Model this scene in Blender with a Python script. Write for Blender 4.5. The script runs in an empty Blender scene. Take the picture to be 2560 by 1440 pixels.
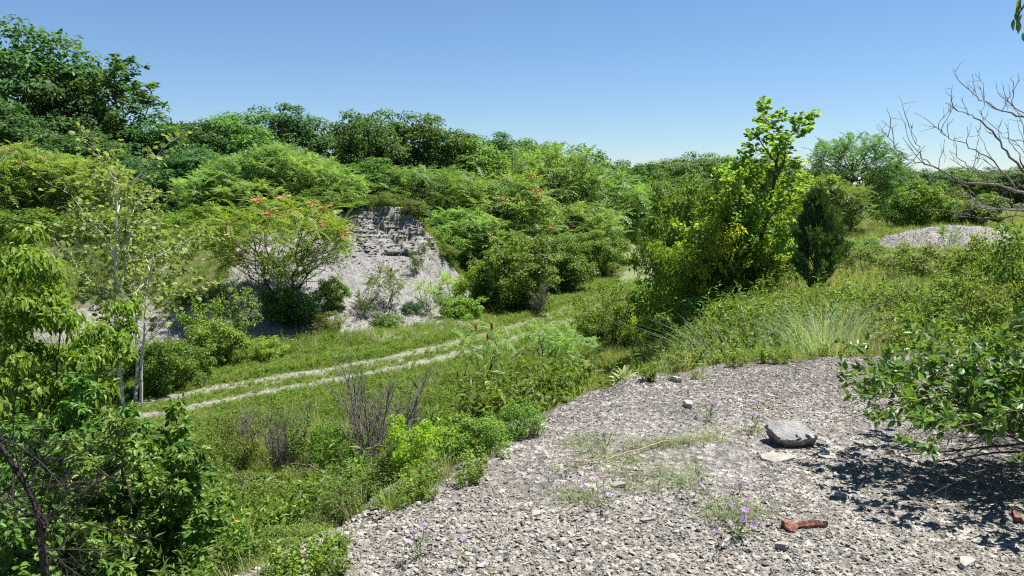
import bpy, bmesh, math
import numpy as np
from mathutils import Vector
R = math.radians
PI = math.pi
# ------------------------------------------------------------------ camera, sky, sun, exposure
sc = bpy.context.scene
COL = sc.collection
EYE = np.array([0.0, 0.0, 1.6]); PITCH = R(7.1); FPX = 2009.0
cd = bpy.data.cameras.new('camera'); cam = bpy.data.objects.new('camera', cd); COL.objects.link(cam)
cam.location = EYE; cam.rotation_euler = (R(90) - PITCH, 0, 0)
cd.sensor_width = 36; cd.lens = 36 * FPX / 2560; cd.clip_start = 0.05; cd.clip_end = 6000
sc.camera = cam
SUN_EL, SUN_AZ = R(66), R(68)          # azimuth measured from +Y towards +X
w = bpy.data.worlds.new('World'); sc.world = w; w.use_nodes = True
wn = w.node_tree.nodes; bg = wn['Background']
sky = wn.new('ShaderNodeTexSky'); sky.sky_type = 'NISHITA'; sky.sun_disc = False
sky.sun_elevation = SUN_EL; sky.sun_rotation = SUN_AZ
sky.altitude = 150; sky.air_density = 1.0; sky.dust_density = 0.0; sky.ozone_density = 9.0
w.node_tree.links.new(sky.outputs[0], bg.inputs[0]); bg.inputs[1].default_value = 0.056
sd = bpy.data.lights.new('sun', 'SUN'); sun = bpy.data.objects.new('sun', sd); COL.objects.link(sun)
sd.energy = 5.0; sd.angle = R(0.53); sd.color = (1.0, 0.955, 0.88)
sv = Vector((math.sin(SUN_AZ) * math.cos(SUN_EL), math.cos(SUN_AZ) * math.cos(SUN_EL), math.sin(SUN_EL)))
sun.rotation_euler = sv.to_track_quat('Z', 'Y').to_euler(); sun.location = (0, 0, 40)
sc.view_settings.view_transform = 'Standard'; sc.view_settings.look = 'None'
sc.view_settings.exposure = 1.2; sc.view_settings.gamma = 1.0
sc.render.engine = 'CYCLES'
cy = sc.cycles
cy.max_bounces = 8; cy.diffuse_bounces = 4; cy.glossy_bounces = 2; cy.transmission_bounces = 4; cy.transparent_max_bounces = 4
cy.caustics_reflective = False; cy.caustics_refractive = False
cy.use_denoising = False; cy.sample_clamp_indirect = 4; cy.use_adaptive_sampling = True; cy.adaptive_threshold = 0.015
cy.pixel_filter_type = 'BLACKMAN_HARRIS'; cy.filter_width = 1.2

# ------------------------------------------------------------------ maths helpers
RNG = np.random.default_rng(7)
def nrm(v): return v / np.maximum(np.linalg.norm(v, axis=-1, keepdims=True), 1e-9)
_LAT = np.random.default_rng(99).random((256, 256))
def vnoise(x, y, s=0):
    x = np.asarray(x, float) + s * 17.31; y = np.asarray(y, float) + s * 9.73
    xi = np.floor(x).astype(int); yi = np.floor(y).astype(int); fx = x - xi; fy = y - yi
    fx = fx * fx * (3 - 2 * fx); fy = fy * fy * (3 - 2 * fy)
    g = lambda a, b: _LAT[a % 256, b % 256]
    return (g(xi, yi) * (1 - fx) + g(xi + 1, yi) * fx) * (1 - fy) + (g(xi, yi + 1) * (1 - fx) + g(xi + 1, yi + 1) * fx) * fy
def fbm(x, y, o=4, s=0):
    t = 0; a = .5
    for i in range(o): t = t + a * vnoise(x * 2 ** i, y * 2 ** i, s + i * 3); a *= .5
    return t
def sstep(a, b, x):
    t = np.clip((x - a) / (b - a), 0, 1); return t * t * (3 - 2 * t)
def sdist(x, y, pts):
    """signed distance to a polyline, positive on its left-hand side, and the arc parameter"""
    x = np.asarray(x, float); y = np.asarray(y, float); best = np.full(x.shape, 1e9); sg = np.ones(x.shape); par = np.zeros(x.shape)
    for i in range(len(pts) - 1):
        ax, ay = pts[i]; bx, by = pts[i + 1]; dx, dy = bx - ax, by - ay
        t = np.clip(((x - ax) * dx + (y - ay) * dy) / (dx * dx + dy * dy), 0, 1)
        d = np.hypot(x - ax - t * dx, y - ay - t * dy); s = np.sign(dx * (y - ay) - dy * (x - ax))
        m = d < best; best = np.where(m, d, best); sg = np.where(m, s, sg); par = np.where(m, i + t, par)
    return best * sg, par
def smooth_line(pts, n=8):
    p = np.array(pts, float); out = []
    for i in range(len(p) - 1):
        a = p[max(i - 1, 0)]; b = p[i]; c = p[i + 1]; d = p[min(i + 2, len(p) - 1)]
        for t in np.linspace(0, 1, n, endpoint=False):
            out.append(.5 * (2 * b + (c - a) * t + (2 * a - 5 * b + 4 * c - d) * t * t + (3 * b - a - 3 * c + d) * t ** 3))
    out.append(p[-1]); return np.array(out)

# ------------------------------------------------------------------ the lie of the land
FLOOR = -4.4
TRACK = smooth_line([(-40, 12), (-24, 14.5), (-16, 17.6), (-10.9, 20.7), (-7.8, 23.6), (-3.9, 27.3), (.3, 33.3), (3.6, 40), (6.6, 47), (8.7, 54.8), (10.3, 63.5), (11.5, 80), (14, 110), (20, 160)], 5)
TOE = smooth_line([(-70, 20), (-40, 24), (-20, 26.5), (-10.9, 30.4), (-7.0, 32.8), (-3.3, 36.3), (-1.2, 40.6), (-1.6, 45.5), (-.4, 50), (2.5, 57), (5, 68), (6, 90), (9, 120), (14, 170)], 4)
MOUND = smooth_line([(-1.6, -6), (-1.5, -1), (-1.2, 2), (-.93, 3.2), (-.56, 4.0), (.05, 5.1), (.62, 6.1), (1.25, 6.9), (2.2, 7.5), (3.4, 7.7), (5, 7.6), (8, 6.6), (14, 4)], 4)
XBY = np.array([-60, -20, 0, 6, 10, 16, 24, 33, 45, 60, 90, 160, 400]); XBX = np.array([-14, -7, -4, -2, .3, 3, 6, 9.0, 13.2, 16.5, 23, 40, 90])
def ground_z(x, y):
    x = np.asarray(x, float); y = np.asarray(y, float)
    und = (fbm(x * .25, y * .25, 3, 1) - .45) * .35 + (fbm(x * 1.3, y * 1.3, 2, 4) - .4) * .12
    xb = np.interp(y, XBY, XBX)
    right = sstep(-3.6, 3.4, x - xb + (vnoise(x * .3, y * .3, 3) - .5) * 1.6)
    zr = FLOOR + right * (-.75 - FLOOR)
    d, par = sdist(x, y, TOE)
    rock = np.exp(-((x + 5.6) ** 2 / 55 + (y - 39.5) ** 2 / 60.0))
    zpl = -.55 + 1.2 * np.exp(-((x + 5.7) ** 4 / 260 + (y - 42) ** 2 / 40.0)) + .7 * (fbm(x * .55 + 3, y * .55, 3, 81) - .47) * rock
    run = np.where(d > 0, d, 0)
    ty = np.interp(par, np.arange(len(TOE)), TOE[:, 1]); RL = np.interp(ty, [27, 31, 34, 37.5, 40.5, 46, 52], [10.5, 9.0, 8.2, 6.6, 4.2, 4.4, 9.5])
    hgt = zpl - FLOOR; t_ = run / RL; zl = FLOOR + hgt * np.interp(t_, [0, .08, .6, .8, .95, 1.08, 1.25], [0, .04, .54, .77, .91, .975, 1.]) * 1.0
    td, _ = sdist(x, y, TRACK); flat = np.exp(-(td / 2.2) ** 2)
    z = np.maximum(zr, zl) + und * (1 - .8 * flat)
    far = sstep(90, 400, np.hypot(x, y))
    return z * (1 - far) + (-1.5) * far
def mound_z(x, y):
    d, _ = sdist(x, y, MOUND); d = d + .15 + .42 * (fbm(x * .9, y * .9, 2, 44) - .5) + .42 * (fbm(x * 2.6, y * 2.6, 3, 45) - .5); out = np.maximum(d, 0)
    z = -.72 * (np.sqrt(out ** 2 + .09) - .3) - .04 * np.exp(-(d / .5) ** 2)
    z = z + (fbm(x * 1.1, y * 1.1, 3, 8) - .45) * .10 + (fbm(x * 5, y * 5, 3, 9) - .45) * .035
    return z
def surf_z(x, y): return np.maximum(ground_z(x, y), mound_z(x, y))
def ray(px, py):
    u = (px - 1280) / FPX; v = (720 - py) / FPX; c, s = math.cos(PITCH), math.sin(PITCH)
    return np.array([u, c + v * s, -s + v * c])
def at(px, py, Y): d = ray(px, py); return EYE + d * (Y / d[1])
def on_plane(px, py, z): d = ray(px, py); return EYE + d * ((z - EYE[2]) / d[2])
def on_ground(px, py, y0=2.5, y1=140):
    d = ray(px, py); ys = np.geomspace(y0, y1, 900); p = EYE + d[None] * (ys / d[1])[:, None]
    k = np.nonzero(p[:, 2] < surf_z(p[:, 0], p[:, 1]))[0]
    return p[k[0]] if len(k) else p[-1]

# ------------------------------------------------------------------ mesh helpers
class MB:
    def __init__(s): s.v = []; s.f = []; s.n = 0; s.mi = []
    def add(s, v, f, mi=0):
        v = np.asarray(v, float).reshape(-1, 3); f = np.asarray(f, int).reshape(-1, 4)
        s.v.append(v); s.f.append(f + s.n); s.n += len(v); s.mi.append(np.full(len(f), mi)); return s
    def mesh(s, name, mats, smooth=False):
        v = np.concatenate(s.v); f = np.concatenate(s.f); mi = np.concatenate(s.mi)
        me = bpy.data.meshes.new(name); me.vertices.add(len(v)); me.vertices.foreach_set('co', v.astype(np.float32).ravel())
        # a quad whose last corner repeats the third is stored as a triangle
        tri = f[:, 2] == f[:, 3]; cnt = np.where(tri, 3, 4); starts = np.concatenate([[0], np.cumsum(cnt)[:-1]])
        flat = f.ravel(); keep = np.ones(len(flat), bool); keep[3::4] = ~tri; flat = flat[keep]
        me.loops.add(len(flat)); me.loops.foreach_set('vertex_index', flat.astype(np.int32))
        me.polygons.add(len(f)); me.polygons.foreach_set('loop_start', starts.astype(np.int32))
        me.polygons.foreach_set('material_index', mi.astype(np.int32))
        me.polygons.foreach_set('use_smooth', np.full(len(f), smooth))
        for m in (mats if isinstance(mats, (list, tuple)) else [mats]): me.materials.append(m)
        me.update(calc_edges=True); me.validate(); return me
def tube(pts, rad, k=5):
    p = np.asarray(pts, float); r = np.broadcast_to(np.asarray(rad, float), (len(p),))
    t = nrm(np.gradient(p, axis=0)); ref = np.where(np.abs(t[:, 2:3]) > .9, np.array([[1., 0, 0]]), np.array([[0, 0, 1.]]))
    a = nrm(np.cross(t, ref)); b = np.cross(t, a); th = np.arange(k) * 2 * PI / k
    v = p[:, None] + r[:, None, None] * (np.cos(th)[None, :, None] * a[:, None] + np.sin(th)[None, :, None] * b[:, None])
    n = len(p); i = np.arange(n - 1)[:, None] * k; j = np.arange(k)[None]; j2 = (j + 1) % k
    return v.reshape(-1, 3), np.stack([i + j, i + j2, i + k + j2, i + k + j], -1).reshape(-1, 4)
def frames(axis, normal):
    y = nrm(axis); x = nrm(np.cross(y, normal)); z = np.cross(x, y); return np.stack([x, y, z], -1)   # columns
def stamp(tv, tf, pos, Rm, sc_):
    sc_ = np.asarray(sc_, float); sc_ = sc_[:, None] if sc_.ndim == 1 else sc_
    v = np.einsum('nij,nkj->nki', Rm, tv[None] * sc_[:, None]) + pos[:, None]
    f = tf[None] + (np.arange(len(pos)) * len(tv))[:, None, None]
    return v.reshape(-1, 3), f.reshape(-1, 4)
# leaf outlines: base at the origin, tip along +Y, blade normal +Z
def leaf_shape(kind):
    if kind == 'fleck': return np.array([[0, 0, 0], [.3, .45, .05], [0, 1, -.08], [-.3, .45, .05]]), np.array([[0, 1, 2, 3]])
    if kind == 'narrow': return np.array([[0, 0, 0], [.15, .4, .04], [0, 1, -.15], [-.15, .4, .04]]), np.array([[0, 1, 2, 3]])
    if kind == 'ovate':
        v = np.array([[0, 0, 0], [.24, .25, .06], [.22, .6, .03], [0, 1, -.14], [-.22, .6, .03], [-.24, .25, .06]])
        return v, np.array([[0, 1, 2, 3], [0, 3, 4, 5]])
    if kind == 'round':
        v = np.array([[0, 0, 0], [.4, .2, .05], [.42, .58, .0], [0, 1, -.1], [-.42, .58, .0], [-.4, .2, .05]])
        return v, np.array([[0, 1, 2, 3], [0, 3, 4, 5]])
    if kind == 'lance':
        v = np.array([[0, 0, 0], [.14, .22, .05], [.15, .55, .0], [0, 1, -.26], [-.15, .55, .0], [-.14, .22, .05]])
        return v, np.array([[0, 1, 2, 3], [0, 3, 4, 5]])
def pinnate(pairs=8, seed=0, droop=.35, ll=.26, lw=.075):
    r = np.random.default_rng(seed); V = []; F = []; n = 0
    for i in range(pairs * 2 + 1):
        t = .16 + .84 * ((i // 2) / pairs); base = np.array([0, t, .18 * t - droop * t * t])
        if i == pairs * 2: d = np.array([0, 1, -.6]); t = 1.
        else: d = np.array([1 if i % 2 else -1, .45 + .3 * t, -.25 - .2 * r.random()])
        d = d / np.linalg.norm(d); L = ll * (1 - .45 * abs(t - .5) ** 1.3) * r.uniform(.85, 1.1)
        s = np.cross(d, [0, 0, 1]); s = s / np.linalg.norm(s)
        V += [base, base + d * L * .4 + s * lw / 2 + [0, 0, .012], base + d * L, base + d * L * .4 - s * lw / 2 + [0, 0, .012]]
        F.append([n, n + 1, n + 2, n + 3]); n += 4
    y = np.linspace(0, 1, 4); p = np.stack([0 * y, y, .18 * y - droop * y * y], -1)
    v, f = tube(p, .008, 3); V = np.concatenate([np.array(V), v]); F = np.concatenate([np.array(F), f + n]); return V, F

# ------------------------------------------------------------------ materials
def nodes(name):
    m = bpy.data.materials.new(name); m.use_nodes = True; nt = m.node_tree; nt.nodes.clear()
    o = nt.nodes.new('ShaderNodeOutputMaterial'); return m, nt, o
def N(nt, t, **kw):
    n = nt.nodes.new(t)
    for k, v in kw.items():
        if k.startswith('i_'):
            key = k[2:]; key = int(key) if key.isdigit() else key.replace('_', ' ')
            n.inputs[key].default_value = v
        else: setattr(n, k, v)
    return n
def mixc(nt, fac, a, b, bt='MIX'):
    n = nt.nodes.new('ShaderNodeMix'); n.data_type = 'RGBA'; n.blend_type = bt
    for i, v in ((0, fac), (6, a), (7, b)):
        if hasattr(v, 'links') or hasattr(v, 'is_linked'): nt.links.new(v, n.inputs[i])
        else: n.inputs[i].default_value = v if i == 0 else (*v, 1)
    return n.outputs[2]
def ramp(nt, fac, stops):
    n = nt.nodes.new('ShaderNodeValToRGB'); e = n.color_ramp.elements
    while len(e) < len(stops): e.new(.5)
    for k, (p, c) in enumerate(stops): e[k].position = p; e[k].color = (*c, 1) if len(c) == 3 else c
    nt.links.new(fac, n.inputs[0]); return n.outputs[0]
def leafmat(name, c1, c2, trans=.38, rough=.5, spec=.35, third=None, glow=(1.35, 1.3, .6)):
    m, nt, o = nodes(name); L = nt.links.new; trans = min(trans * 1.2, .6)
    if name.startswith(('leaf', 'grass', 'weed')): c1 = tuple(x * 1.3 for x in c1); c2 = tuple(x * 1.3 for x in c2)
    geo = N(nt, 'ShaderNodeNewGeometry'); oi = N(nt, 'ShaderNodeObjectInfo')
    st = [(0, c1), (.75, c2)] + ([(.93, c2), (1., third)] if third else [(1., tuple(x * 1.2 for x in c2))])
    col = ramp(nt, geo.outputs['Random Per Island'], st)
    mr = N(nt, 'ShaderNodeMapRange', i_3=.78, i_4=1.22); L(oi.outputs['Random'], mr.inputs[0])
    hs = N(nt, 'ShaderNodeHueSaturation'); L(mr.outputs[0], hs.inputs['Value']); L(col, hs.inputs['Color'])
    mr2 = N(nt, 'ShaderNodeMapRange', i_3=.485, i_4=.515)
    mm = N(nt, 'ShaderNodeMath', operation='FRACT'); mu = N(nt, 'ShaderNodeMath', operation='MULTIPLY', i_1=7.31)
    L(oi.outputs['Random'], mu.inputs[0]); L(mu.outputs[0], mm.inputs[0]); L(mm.outputs[0], mr2.inputs[0]); L(mr2.outputs[0], hs.inputs['Hue'])
    pb = N(nt, 'ShaderNodeBsdfPrincipled', i_Roughness=rough); pb.inputs['Specular IOR Level'].default_value = spec
    L(hs.outputs[0], pb.inputs['Base Color'])
    tr = N(nt, 'ShaderNodeBsdfTranslucent'); L(mixc(nt, 1., hs.outputs[0], glow, 'MULTIPLY'), tr.inputs[0])
    mx = N(nt, 'ShaderNodeMixShader', i_0=trans); L(pb.outputs[0], mx.inputs[1]); L(tr.outputs[0], mx.inputs[2]); L(mx.outputs[0], o.inputs[0])
    return m
def barkmat(name, c1, c2, scale=14., stretch=.25, spots=None):
    m, nt, o = nodes(name); L = nt.links.new; tc = N(nt, 'ShaderNodeTexCoord'); mp = N(nt, 'ShaderNodeMapping'); mp.inputs['Scale'].default_value = (1, 1, stretch)
    L(tc.outputs['Object'], mp.inputs[0]); no = N(nt, 'ShaderNodeTexNoise', i_Scale=scale, i_Detail=6.); L(mp.outputs[0], no.inputs[0])
    col = ramp(nt, no.outputs[0], [(.3, c1), (.7, c2)])
    if spots:
        n2 = N(nt, 'ShaderNodeTexNoise', i_Scale=9., i_Detail=3.); mp2 = N(nt, 'ShaderNodeMapping'); mp2.inputs['Scale'].default_value = (1, 1, 3.); L(tc.outputs['Object'], mp2.inputs[0]); L(mp2.outputs[0], n2.inputs[0])
        col = mixc(nt, ramp(nt, n2.outputs[0], [(.62, (0, 0, 0)), (.68, (1, 1, 1))]), col, spots)
    pb = N(nt, 'ShaderNodeBsdfPrincipled', i_Roughness=.85); L(col, pb.inputs[0]); pb.inputs['Specular IOR Level'].default_value = .2
    bm_ = N(nt, 'ShaderNodeBump', i_Strength=.6, i_Distance=.02); L(no.outputs[0], bm_.inputs['Height']); L(bm_.outputs[0], pb.inputs['Normal']); L(pb.outputs[0], o.inputs[0]); return m
def stonemat(name, stops, rough=.8, grain=40.):
    m, nt, o = nodes(name); L = nt.links.new; oi = N(nt, 'ShaderNodeObjectInfo'); geo = N(nt, 'ShaderNodeNewGeometry'); tc = N(nt, 'ShaderNodeTexCoord')
    ad = N(nt, 'ShaderNodeMath', operation='ADD'); fr = N(nt, 'ShaderNodeMath', operation='FRACT'); L(oi.outputs['Random'], ad.inputs[0]); L(geo.outputs['Random Per Island'], ad.inputs[1]); L(ad.outputs[0], fr.inputs[0])
    col = ramp(nt, fr.outputs[0], stops); no = N(nt, 'ShaderNodeTexNoise', i_Scale=grain, i_Detail=5.); L(tc.outputs['Object'], no.inputs[0])
    col = mixc(nt, 1., col, ramp(nt, no.outputs[0], [(.3, (.68, .67, .66)), (.7, (1.18, 1.16, 1.12))]), 'MULTIPLY')
    pb = N(nt, 'ShaderNodeBsdfPrincipled', i_Roughness=rough); L(col, pb.inputs[0]); pb.inputs['Specular IOR Level'].default_value = .3
    bm_ = N(nt, 'ShaderNodeBump', i_Strength=.5, i_Distance=.006); L(no.outputs[0], bm_.inputs['Height']); L(bm_.outputs[0], pb.inputs['Normal']); L(pb.outputs[0], o.inputs[0]); return m
def flat(name, c, rough=.7, metal=0.):
    m, nt, o = nodes(name); pb = N(nt, 'ShaderNodeBsdfPrincipled', i_Roughness=rough, i_Metallic=metal); tc = N(nt, 'ShaderNodeTexCoord')
    no = N(nt, 'ShaderNodeTexNoise', i_Scale=30., i_Detail=4.); nt.links.new(tc.outputs['Object'], no.inputs[0])
    nt.links.new(ramp(nt, no.outputs[0], [(.3, tuple(x * .75 for x in c)), (.7, tuple(min(1, x * 1.2) for x in c))]), pb.inputs[0]); nt.links.new(pb.outputs[0], o.inputs[0]); return m

M = {}
M['dark'] = leafmat('leaf_dark', (.046, .106, .023), (.094, .176, .038))
M['deep'] = leafmat('leaf_deep', (.032, .082, .025), (.066, .138, .042))
M['mid'] = leafmat('leaf_mid', (.066, .122, .019), (.128, .202, .030))
M['fresh'] = leafmat('leaf_fresh', (.080, .150, .020), (.150, .235, .030))
M['olive'] = leafmat('leaf_olive', (.075, .115, .022), (.135, .180, .036), third=(.20, .21, .06))
M['yellow'] = leafmat('leaf_yellow', (.170, .230, .022), (.290, .320, .030), trans=.42)
M['lime'] = leafmat('leaf_lime', (.130, .215, .018), (.215, .305, .026), trans=.50)
M['ail'] = leafmat('leaf_sumac', (.080, .165, .038), (.150, .250, .058))
M['ail2'] = leafmat('leaf_sumac_pale', (.110, .205, .055), (.190, .295, .078))
M['ail3'] = leafmat('leaf_sumac_yellow', (.115, .185, .040), (.190, .262, .058), third=(.34, .24, .06))
M['seed'] = leafmat('seed_orange', (.40, .20, .08), (.52, .32, .16), trans=.25, glow=(1, .8, .6))
M['aspen'] = leafmat('leaf_aspen', (.095, .150, .034), (.180, .235, .064), rough=.5, spec=.3, third=(.26, .29, .11))
M['cotton'] = leafmat('leaf_cottonwood', (.095, .180, .024), (.165, .270, .038), trans=.50)
M['glossy'] = leafmat('leaf_glossy', (.048, .102, .018), (.105, .190, .032), rough=.48, spec=.38, trans=.34)
M['boxelder'] = leafmat('leaf_boxelder', (.068, .142, .018), (.165, .270, .030), trans=.38)
M['honey'] = leafmat('leaf_honeysuckle', (.050, .125, .028), (.110, .210, .045), rough=.42, spec=.5, trans=.34, third=(.35, .36, .05))
M['cedar'] = leafmat('needles_cedar', (.028, .068, .018), (.055, .112, .026), trans=.25, rough=.7)
M['grass'] = leafmat('grass_green', (.105, .175, .030), (.185, .250, .058), third=(.30, .29, .12))
M['grass2'] = leafmat('grass_dry', (.155, .190, .060), (.250, .270, .110), third=(.34, .30, .16))
M['grassblue'] = leafmat('grass_bluish', (.110, .170, .085), (.190, .250, .140), third=(.30, .29, .16))
M['weed'] = leafmat('weed_greygreen', (.110, .150, .080), (.190, .225, .125))
M['mullein'] = leafmat('leaf_mullein', (.215, .265, .11), (.31, .35, .165), rough=.8, spec=.1, trans=.22, glow=(1.1, 1.1, .8))
M['straw'] = leafmat('stalk_straw', (.28, .20, .10), (.36, .29, .16), trans=.1)
M['purple'] = leafmat('petal_purple', (.42, .20, .62), (.58, .32, .78), trans=.3, glow=(1, .9, 1))
M['white'] = leafmat('petal_white', (.72, .74, .66), (.82, .82, .76), trans=.25, glow=(1, 1, 1))
M['gold'] = leafmat('petal_gold', (.75, .48, .02), (.85, .60, .03), trans=.25, glow=(1, 1, 1))
M['red'] = leafmat('sumac_fruit_red', (.30, .03, .02), (.45, .06, .03), trans=.1, glow=(1, 1, 1))
M['bark'] = barkmat('bark_brown', (.055, .045, .036), (.13, .11, .09))
M['barkd'] = barkmat('bark_dark', (.022, .019, .016), (.055, .046, .04))
M['barkg'] = barkmat('bark_grey', (.17, .155, .135), (.34, .315, .28))
M['aspenbark'] = barkmat('bark_aspen', (.44, .42, .36), (.62, .60, .53), spots=(.12, .105, .09))
M['dead'] = barkmat('wood_dead', (.14, .12, .105), (.30, .265, .24))
M['deadw'] = barkmat('wood_weathered', (.085, .07, .065), (.30, .26, .235), 10.)
SH = [(0, (.09, .086, .083)), (.10, (.17, .163, .154)), (.40, (.27, .26, .243)), (.72, (.36, .347, .322)), (.90, (.46, .44, .405)), (.955, (.56, .535, .485)), (.985, (.36, .29, .22)), (1., (.30, .17, .11))]
SH = [(a, (c[0] * .88, c[1] * .87, c[2] * .82)) for a, c in SH]
M['stone'] = stonemat('shale_stone', SH)
M['stone_dark'] = stonemat('shale_stone_dark', [(a, tuple(x * k for x, k in zip(c, (.62, .60, .57)))) for a, c in SH])
M['scree'] = stonemat('shale_scree', [(0, (.13, .126, .12)), (.4, (.20, .193, .182)), (.8, (.28, .27, .253)), (1, (.37, .357, .335))], grain=8.)

# ground: soil and litter in green places, shale elsewhere; the mask is where plants grow, not light
def groundmat(name, attr=True):
    m, nt, o = nodes(name); L = nt.links.new; tc = N(nt, 'ShaderNodeTexCoord'); P = tc.outputs['Object']
    vo = N(nt, 'ShaderNodeTexVoronoi', i_Scale=26.); vo2 = N(nt, 'ShaderNodeTexVoronoi', i_Scale=9.); n1 = N(nt, 'ShaderNodeTexNoise', i_Scale=1.3, i_Detail=8.); n2 = N(nt, 'ShaderNodeTexNoise', i_Scale=45., i_Detail=6.)
    for q in (vo, vo2, n1, n2): L(P, q.inputs['Vector'])
    sep = N(nt, 'ShaderNodeSeparateColor'); L(vo.outputs['Color'], sep.inputs[0]); sep2 = N(nt, 'ShaderNodeSeparateColor'); L(vo2.outputs['Color'], sep2.inputs[0])
    g = ramp(nt, sep.outputs[0], [(0, (.09, .085, .08)), (.5, (.20, .19, .178)), (.85, (.30, .287, .268)), (1, (.40, .385, .355))])
    g = mixc(nt, .3, g, ramp(nt, sep2.outputs[1], [(0, (.13, .125, .12)), (1, (.34, .325, .305))]))
    g = mixc(nt, 1., g, ramp(nt, n1.outputs[0], [(.3, (.72, .71, .70)), (.68, (1.2, 1.19, 1.16))]), 'MULTIPLY')
    h = vo.outputs['Distance']
    if attr:
        s = ramp(nt, n2.outputs[0], [(.3, (.045, .05, .02)), (.55, (.085, .10, .032)), (.75, (.15, .15, .07))])
        at_ = N(nt, 'ShaderNodeAttribute', attribute_name='veg')
        ad = N(nt, 'ShaderNodeMath', operation='ADD'); mu = N(nt, 'ShaderNodeMath', operation='MULTIPLY_ADD', i_1=.7, i_2=-.35); L(n1.outputs[0], mu.inputs[0]); L(at_.outputs['Fac'], ad.inputs[0]); L(mu.outputs[0], ad.inputs[1])
        f = N(nt, 'ShaderNodeMapRange', i_1=.35, i_2=.6); L(ad.outputs[0], f.inputs[0]); g = mixc(nt, f.outputs[0], g, s)
    pb = N(nt, 'ShaderNodeBsdfPrincipled', i_Roughness=.9); pb.inputs['Specular IOR Level'].default_value = .2; L(g, pb.inputs[0])
    b = N(nt, 'ShaderNodeBump', i_Strength=.9, i_Distance=.03); L(h, b.inputs['Height']); b2 = N(nt, 'ShaderNodeBump', i_Strength=.5, i_Distance=.01); L(n2.outputs[0], b2.inputs['Height']); L(b.outputs[0], b2.inputs['Normal']); L(b2.outputs[0], pb.inputs['Normal'])
    L(pb.outputs[0], o.inputs[0]); return m
M['ground'] = groundmat('ground_mixed'); M['gravel'] = groundmat('gravel_bed', False)

# ------------------------------------------------------------------ object helpers
def link(name, me, parent=None, loc=None, kind=None, mat=None):
    o = bpy.data.objects.new(name, me); COL.objects.link(o)
    if parent is not None: o.parent = parent
    if loc is not None: o.location = loc
    if kind: o['kind'] = kind
    if mat is not None: o.material_slots[0].link = 'OBJECT'; o.material_slots[0].material = mat
    return o
def tag(o, label, cat, group=None):
    o['label'] = label; o['category'] = cat
    if group: o['group'] = group
    return o
def thing(name, label, cat, loc, rz=0., scale=(1, 1, 1), group=None):
    o = bpy.data.objects.new(name, None); COL.objects.link(o); o.location = loc; o.rotation_euler = (0, 0, rz); o.scale = scale; o.empty_display_size = .2
    return tag(o, label, cat, group)
def grid_mesh(xs, ys, zf, name, mat, smooth=True, attr=None, dx=None):
    X, Y = np.meshgrid(xs, ys); Z = zf(X, Y); v = np.stack([X, Y, Z], -1)
    if dx is not None: v = dx(v)
    nx, ny = len(xs), len(ys); i = (np.arange(ny - 1)[:, None] * nx + np.arange(nx - 1)[None])
    f = np.stack([i, i + 1, i + nx + 1, i + nx], -1).reshape(-1, 4); me = MB().add(v.reshape(-1, 3), f).mesh(name, mat, smooth)
    if attr is not None:
        a = me.attributes.new('veg', 'FLOAT', 'POINT'); a.data.foreach_set('value', attr(X, Y).ravel().astype(np.float32))
    return me
PROTO_COLS = {}
def scatter(name, protos, pos, eul, scl, parent=None, label=None, cat=None, seed=0):
    """one 'stuff' object: a point cloud mesh that instances small meshes through geometry nodes"""
    key = tuple(p.name for p in protos)
    if key not in PROTO_COLS:
        c = bpy.data.collections.new(name + '_kinds')
        for k, p in enumerate(protos): c.objects.link(bpy.data.objects.new('%s_kind_%02d' % (name, k), p))
        PROTO_COLS[key] = c
    n = len(pos); me = bpy.data.meshes.new(name); me.vertices.add(n); me.vertices.foreach_set('co', np.asarray(pos, np.float32).ravel())
    a = me.attributes.new('rot', 'FLOAT_VECTOR', 'POINT'); a.data.foreach_set('vector', np.asarray(eul, np.float32).ravel())
    a = me.attributes.new('scl', 'FLOAT', 'POINT'); a.data.foreach_set('value', np.asarray(scl, np.float32).ravel())
    a = me.attributes.new('idx', 'INT', 'POINT'); a.data.foreach_set('value', np.random.default_rng(seed).integers(0, len(protos), n).astype(np.int32))
    ng = bpy.data.node_groups.new(name + '_nodes', 'GeometryNodeTree')
    ng.interface.new_socket('Geometry', in_out='INPUT', socket_type='NodeSocketGeometry'); ng.interface.new_socket('Geometry', in_out='OUTPUT', socket_type='NodeSocketGeometry')
    gi = ng.nodes.new('NodeGroupInput'); go = ng.nodes.new('NodeGroupOutput'); ip = ng.nodes.new('GeometryNodeInstanceOnPoints'); ci = ng.nodes.new('GeometryNodeCollectionInfo')
    ci.inputs[0].default_value = PROTO_COLS[key]; ci.inputs[1].default_value = True; ci.inputs[2].default_value = True
    def na(nm, t):
        q = ng.nodes.new('GeometryNodeInputNamedAttribute'); q.data_type = t; q.inputs[0].default_value = nm; return q.outputs[0]
    er = ng.nodes.new('FunctionNodeEulerToRotation'); L = ng.links.new
    L(gi.outputs[0], ip.inputs['Points']); L(ci.outputs[0], ip.inputs['Instance']); ip.inputs['Pick Instance'].default_value = True
    L(na('idx', 'INT'), ip.inputs['Instance Index']); L(na('rot', 'FLOAT_VECTOR'), er.inputs[0]); L(er.outputs[0], ip.inputs['Rotation']); L(na('scl', 'FLOAT'), ip.inputs['Scale']); L(ip.outputs[0], go.inputs[0])
    o = link(name, me, parent, kind='stuff'); md = o.modifiers.new('scatter', 'NODES'); md.node_group = ng
    if label: tag(o, label, cat)
    return o

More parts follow.
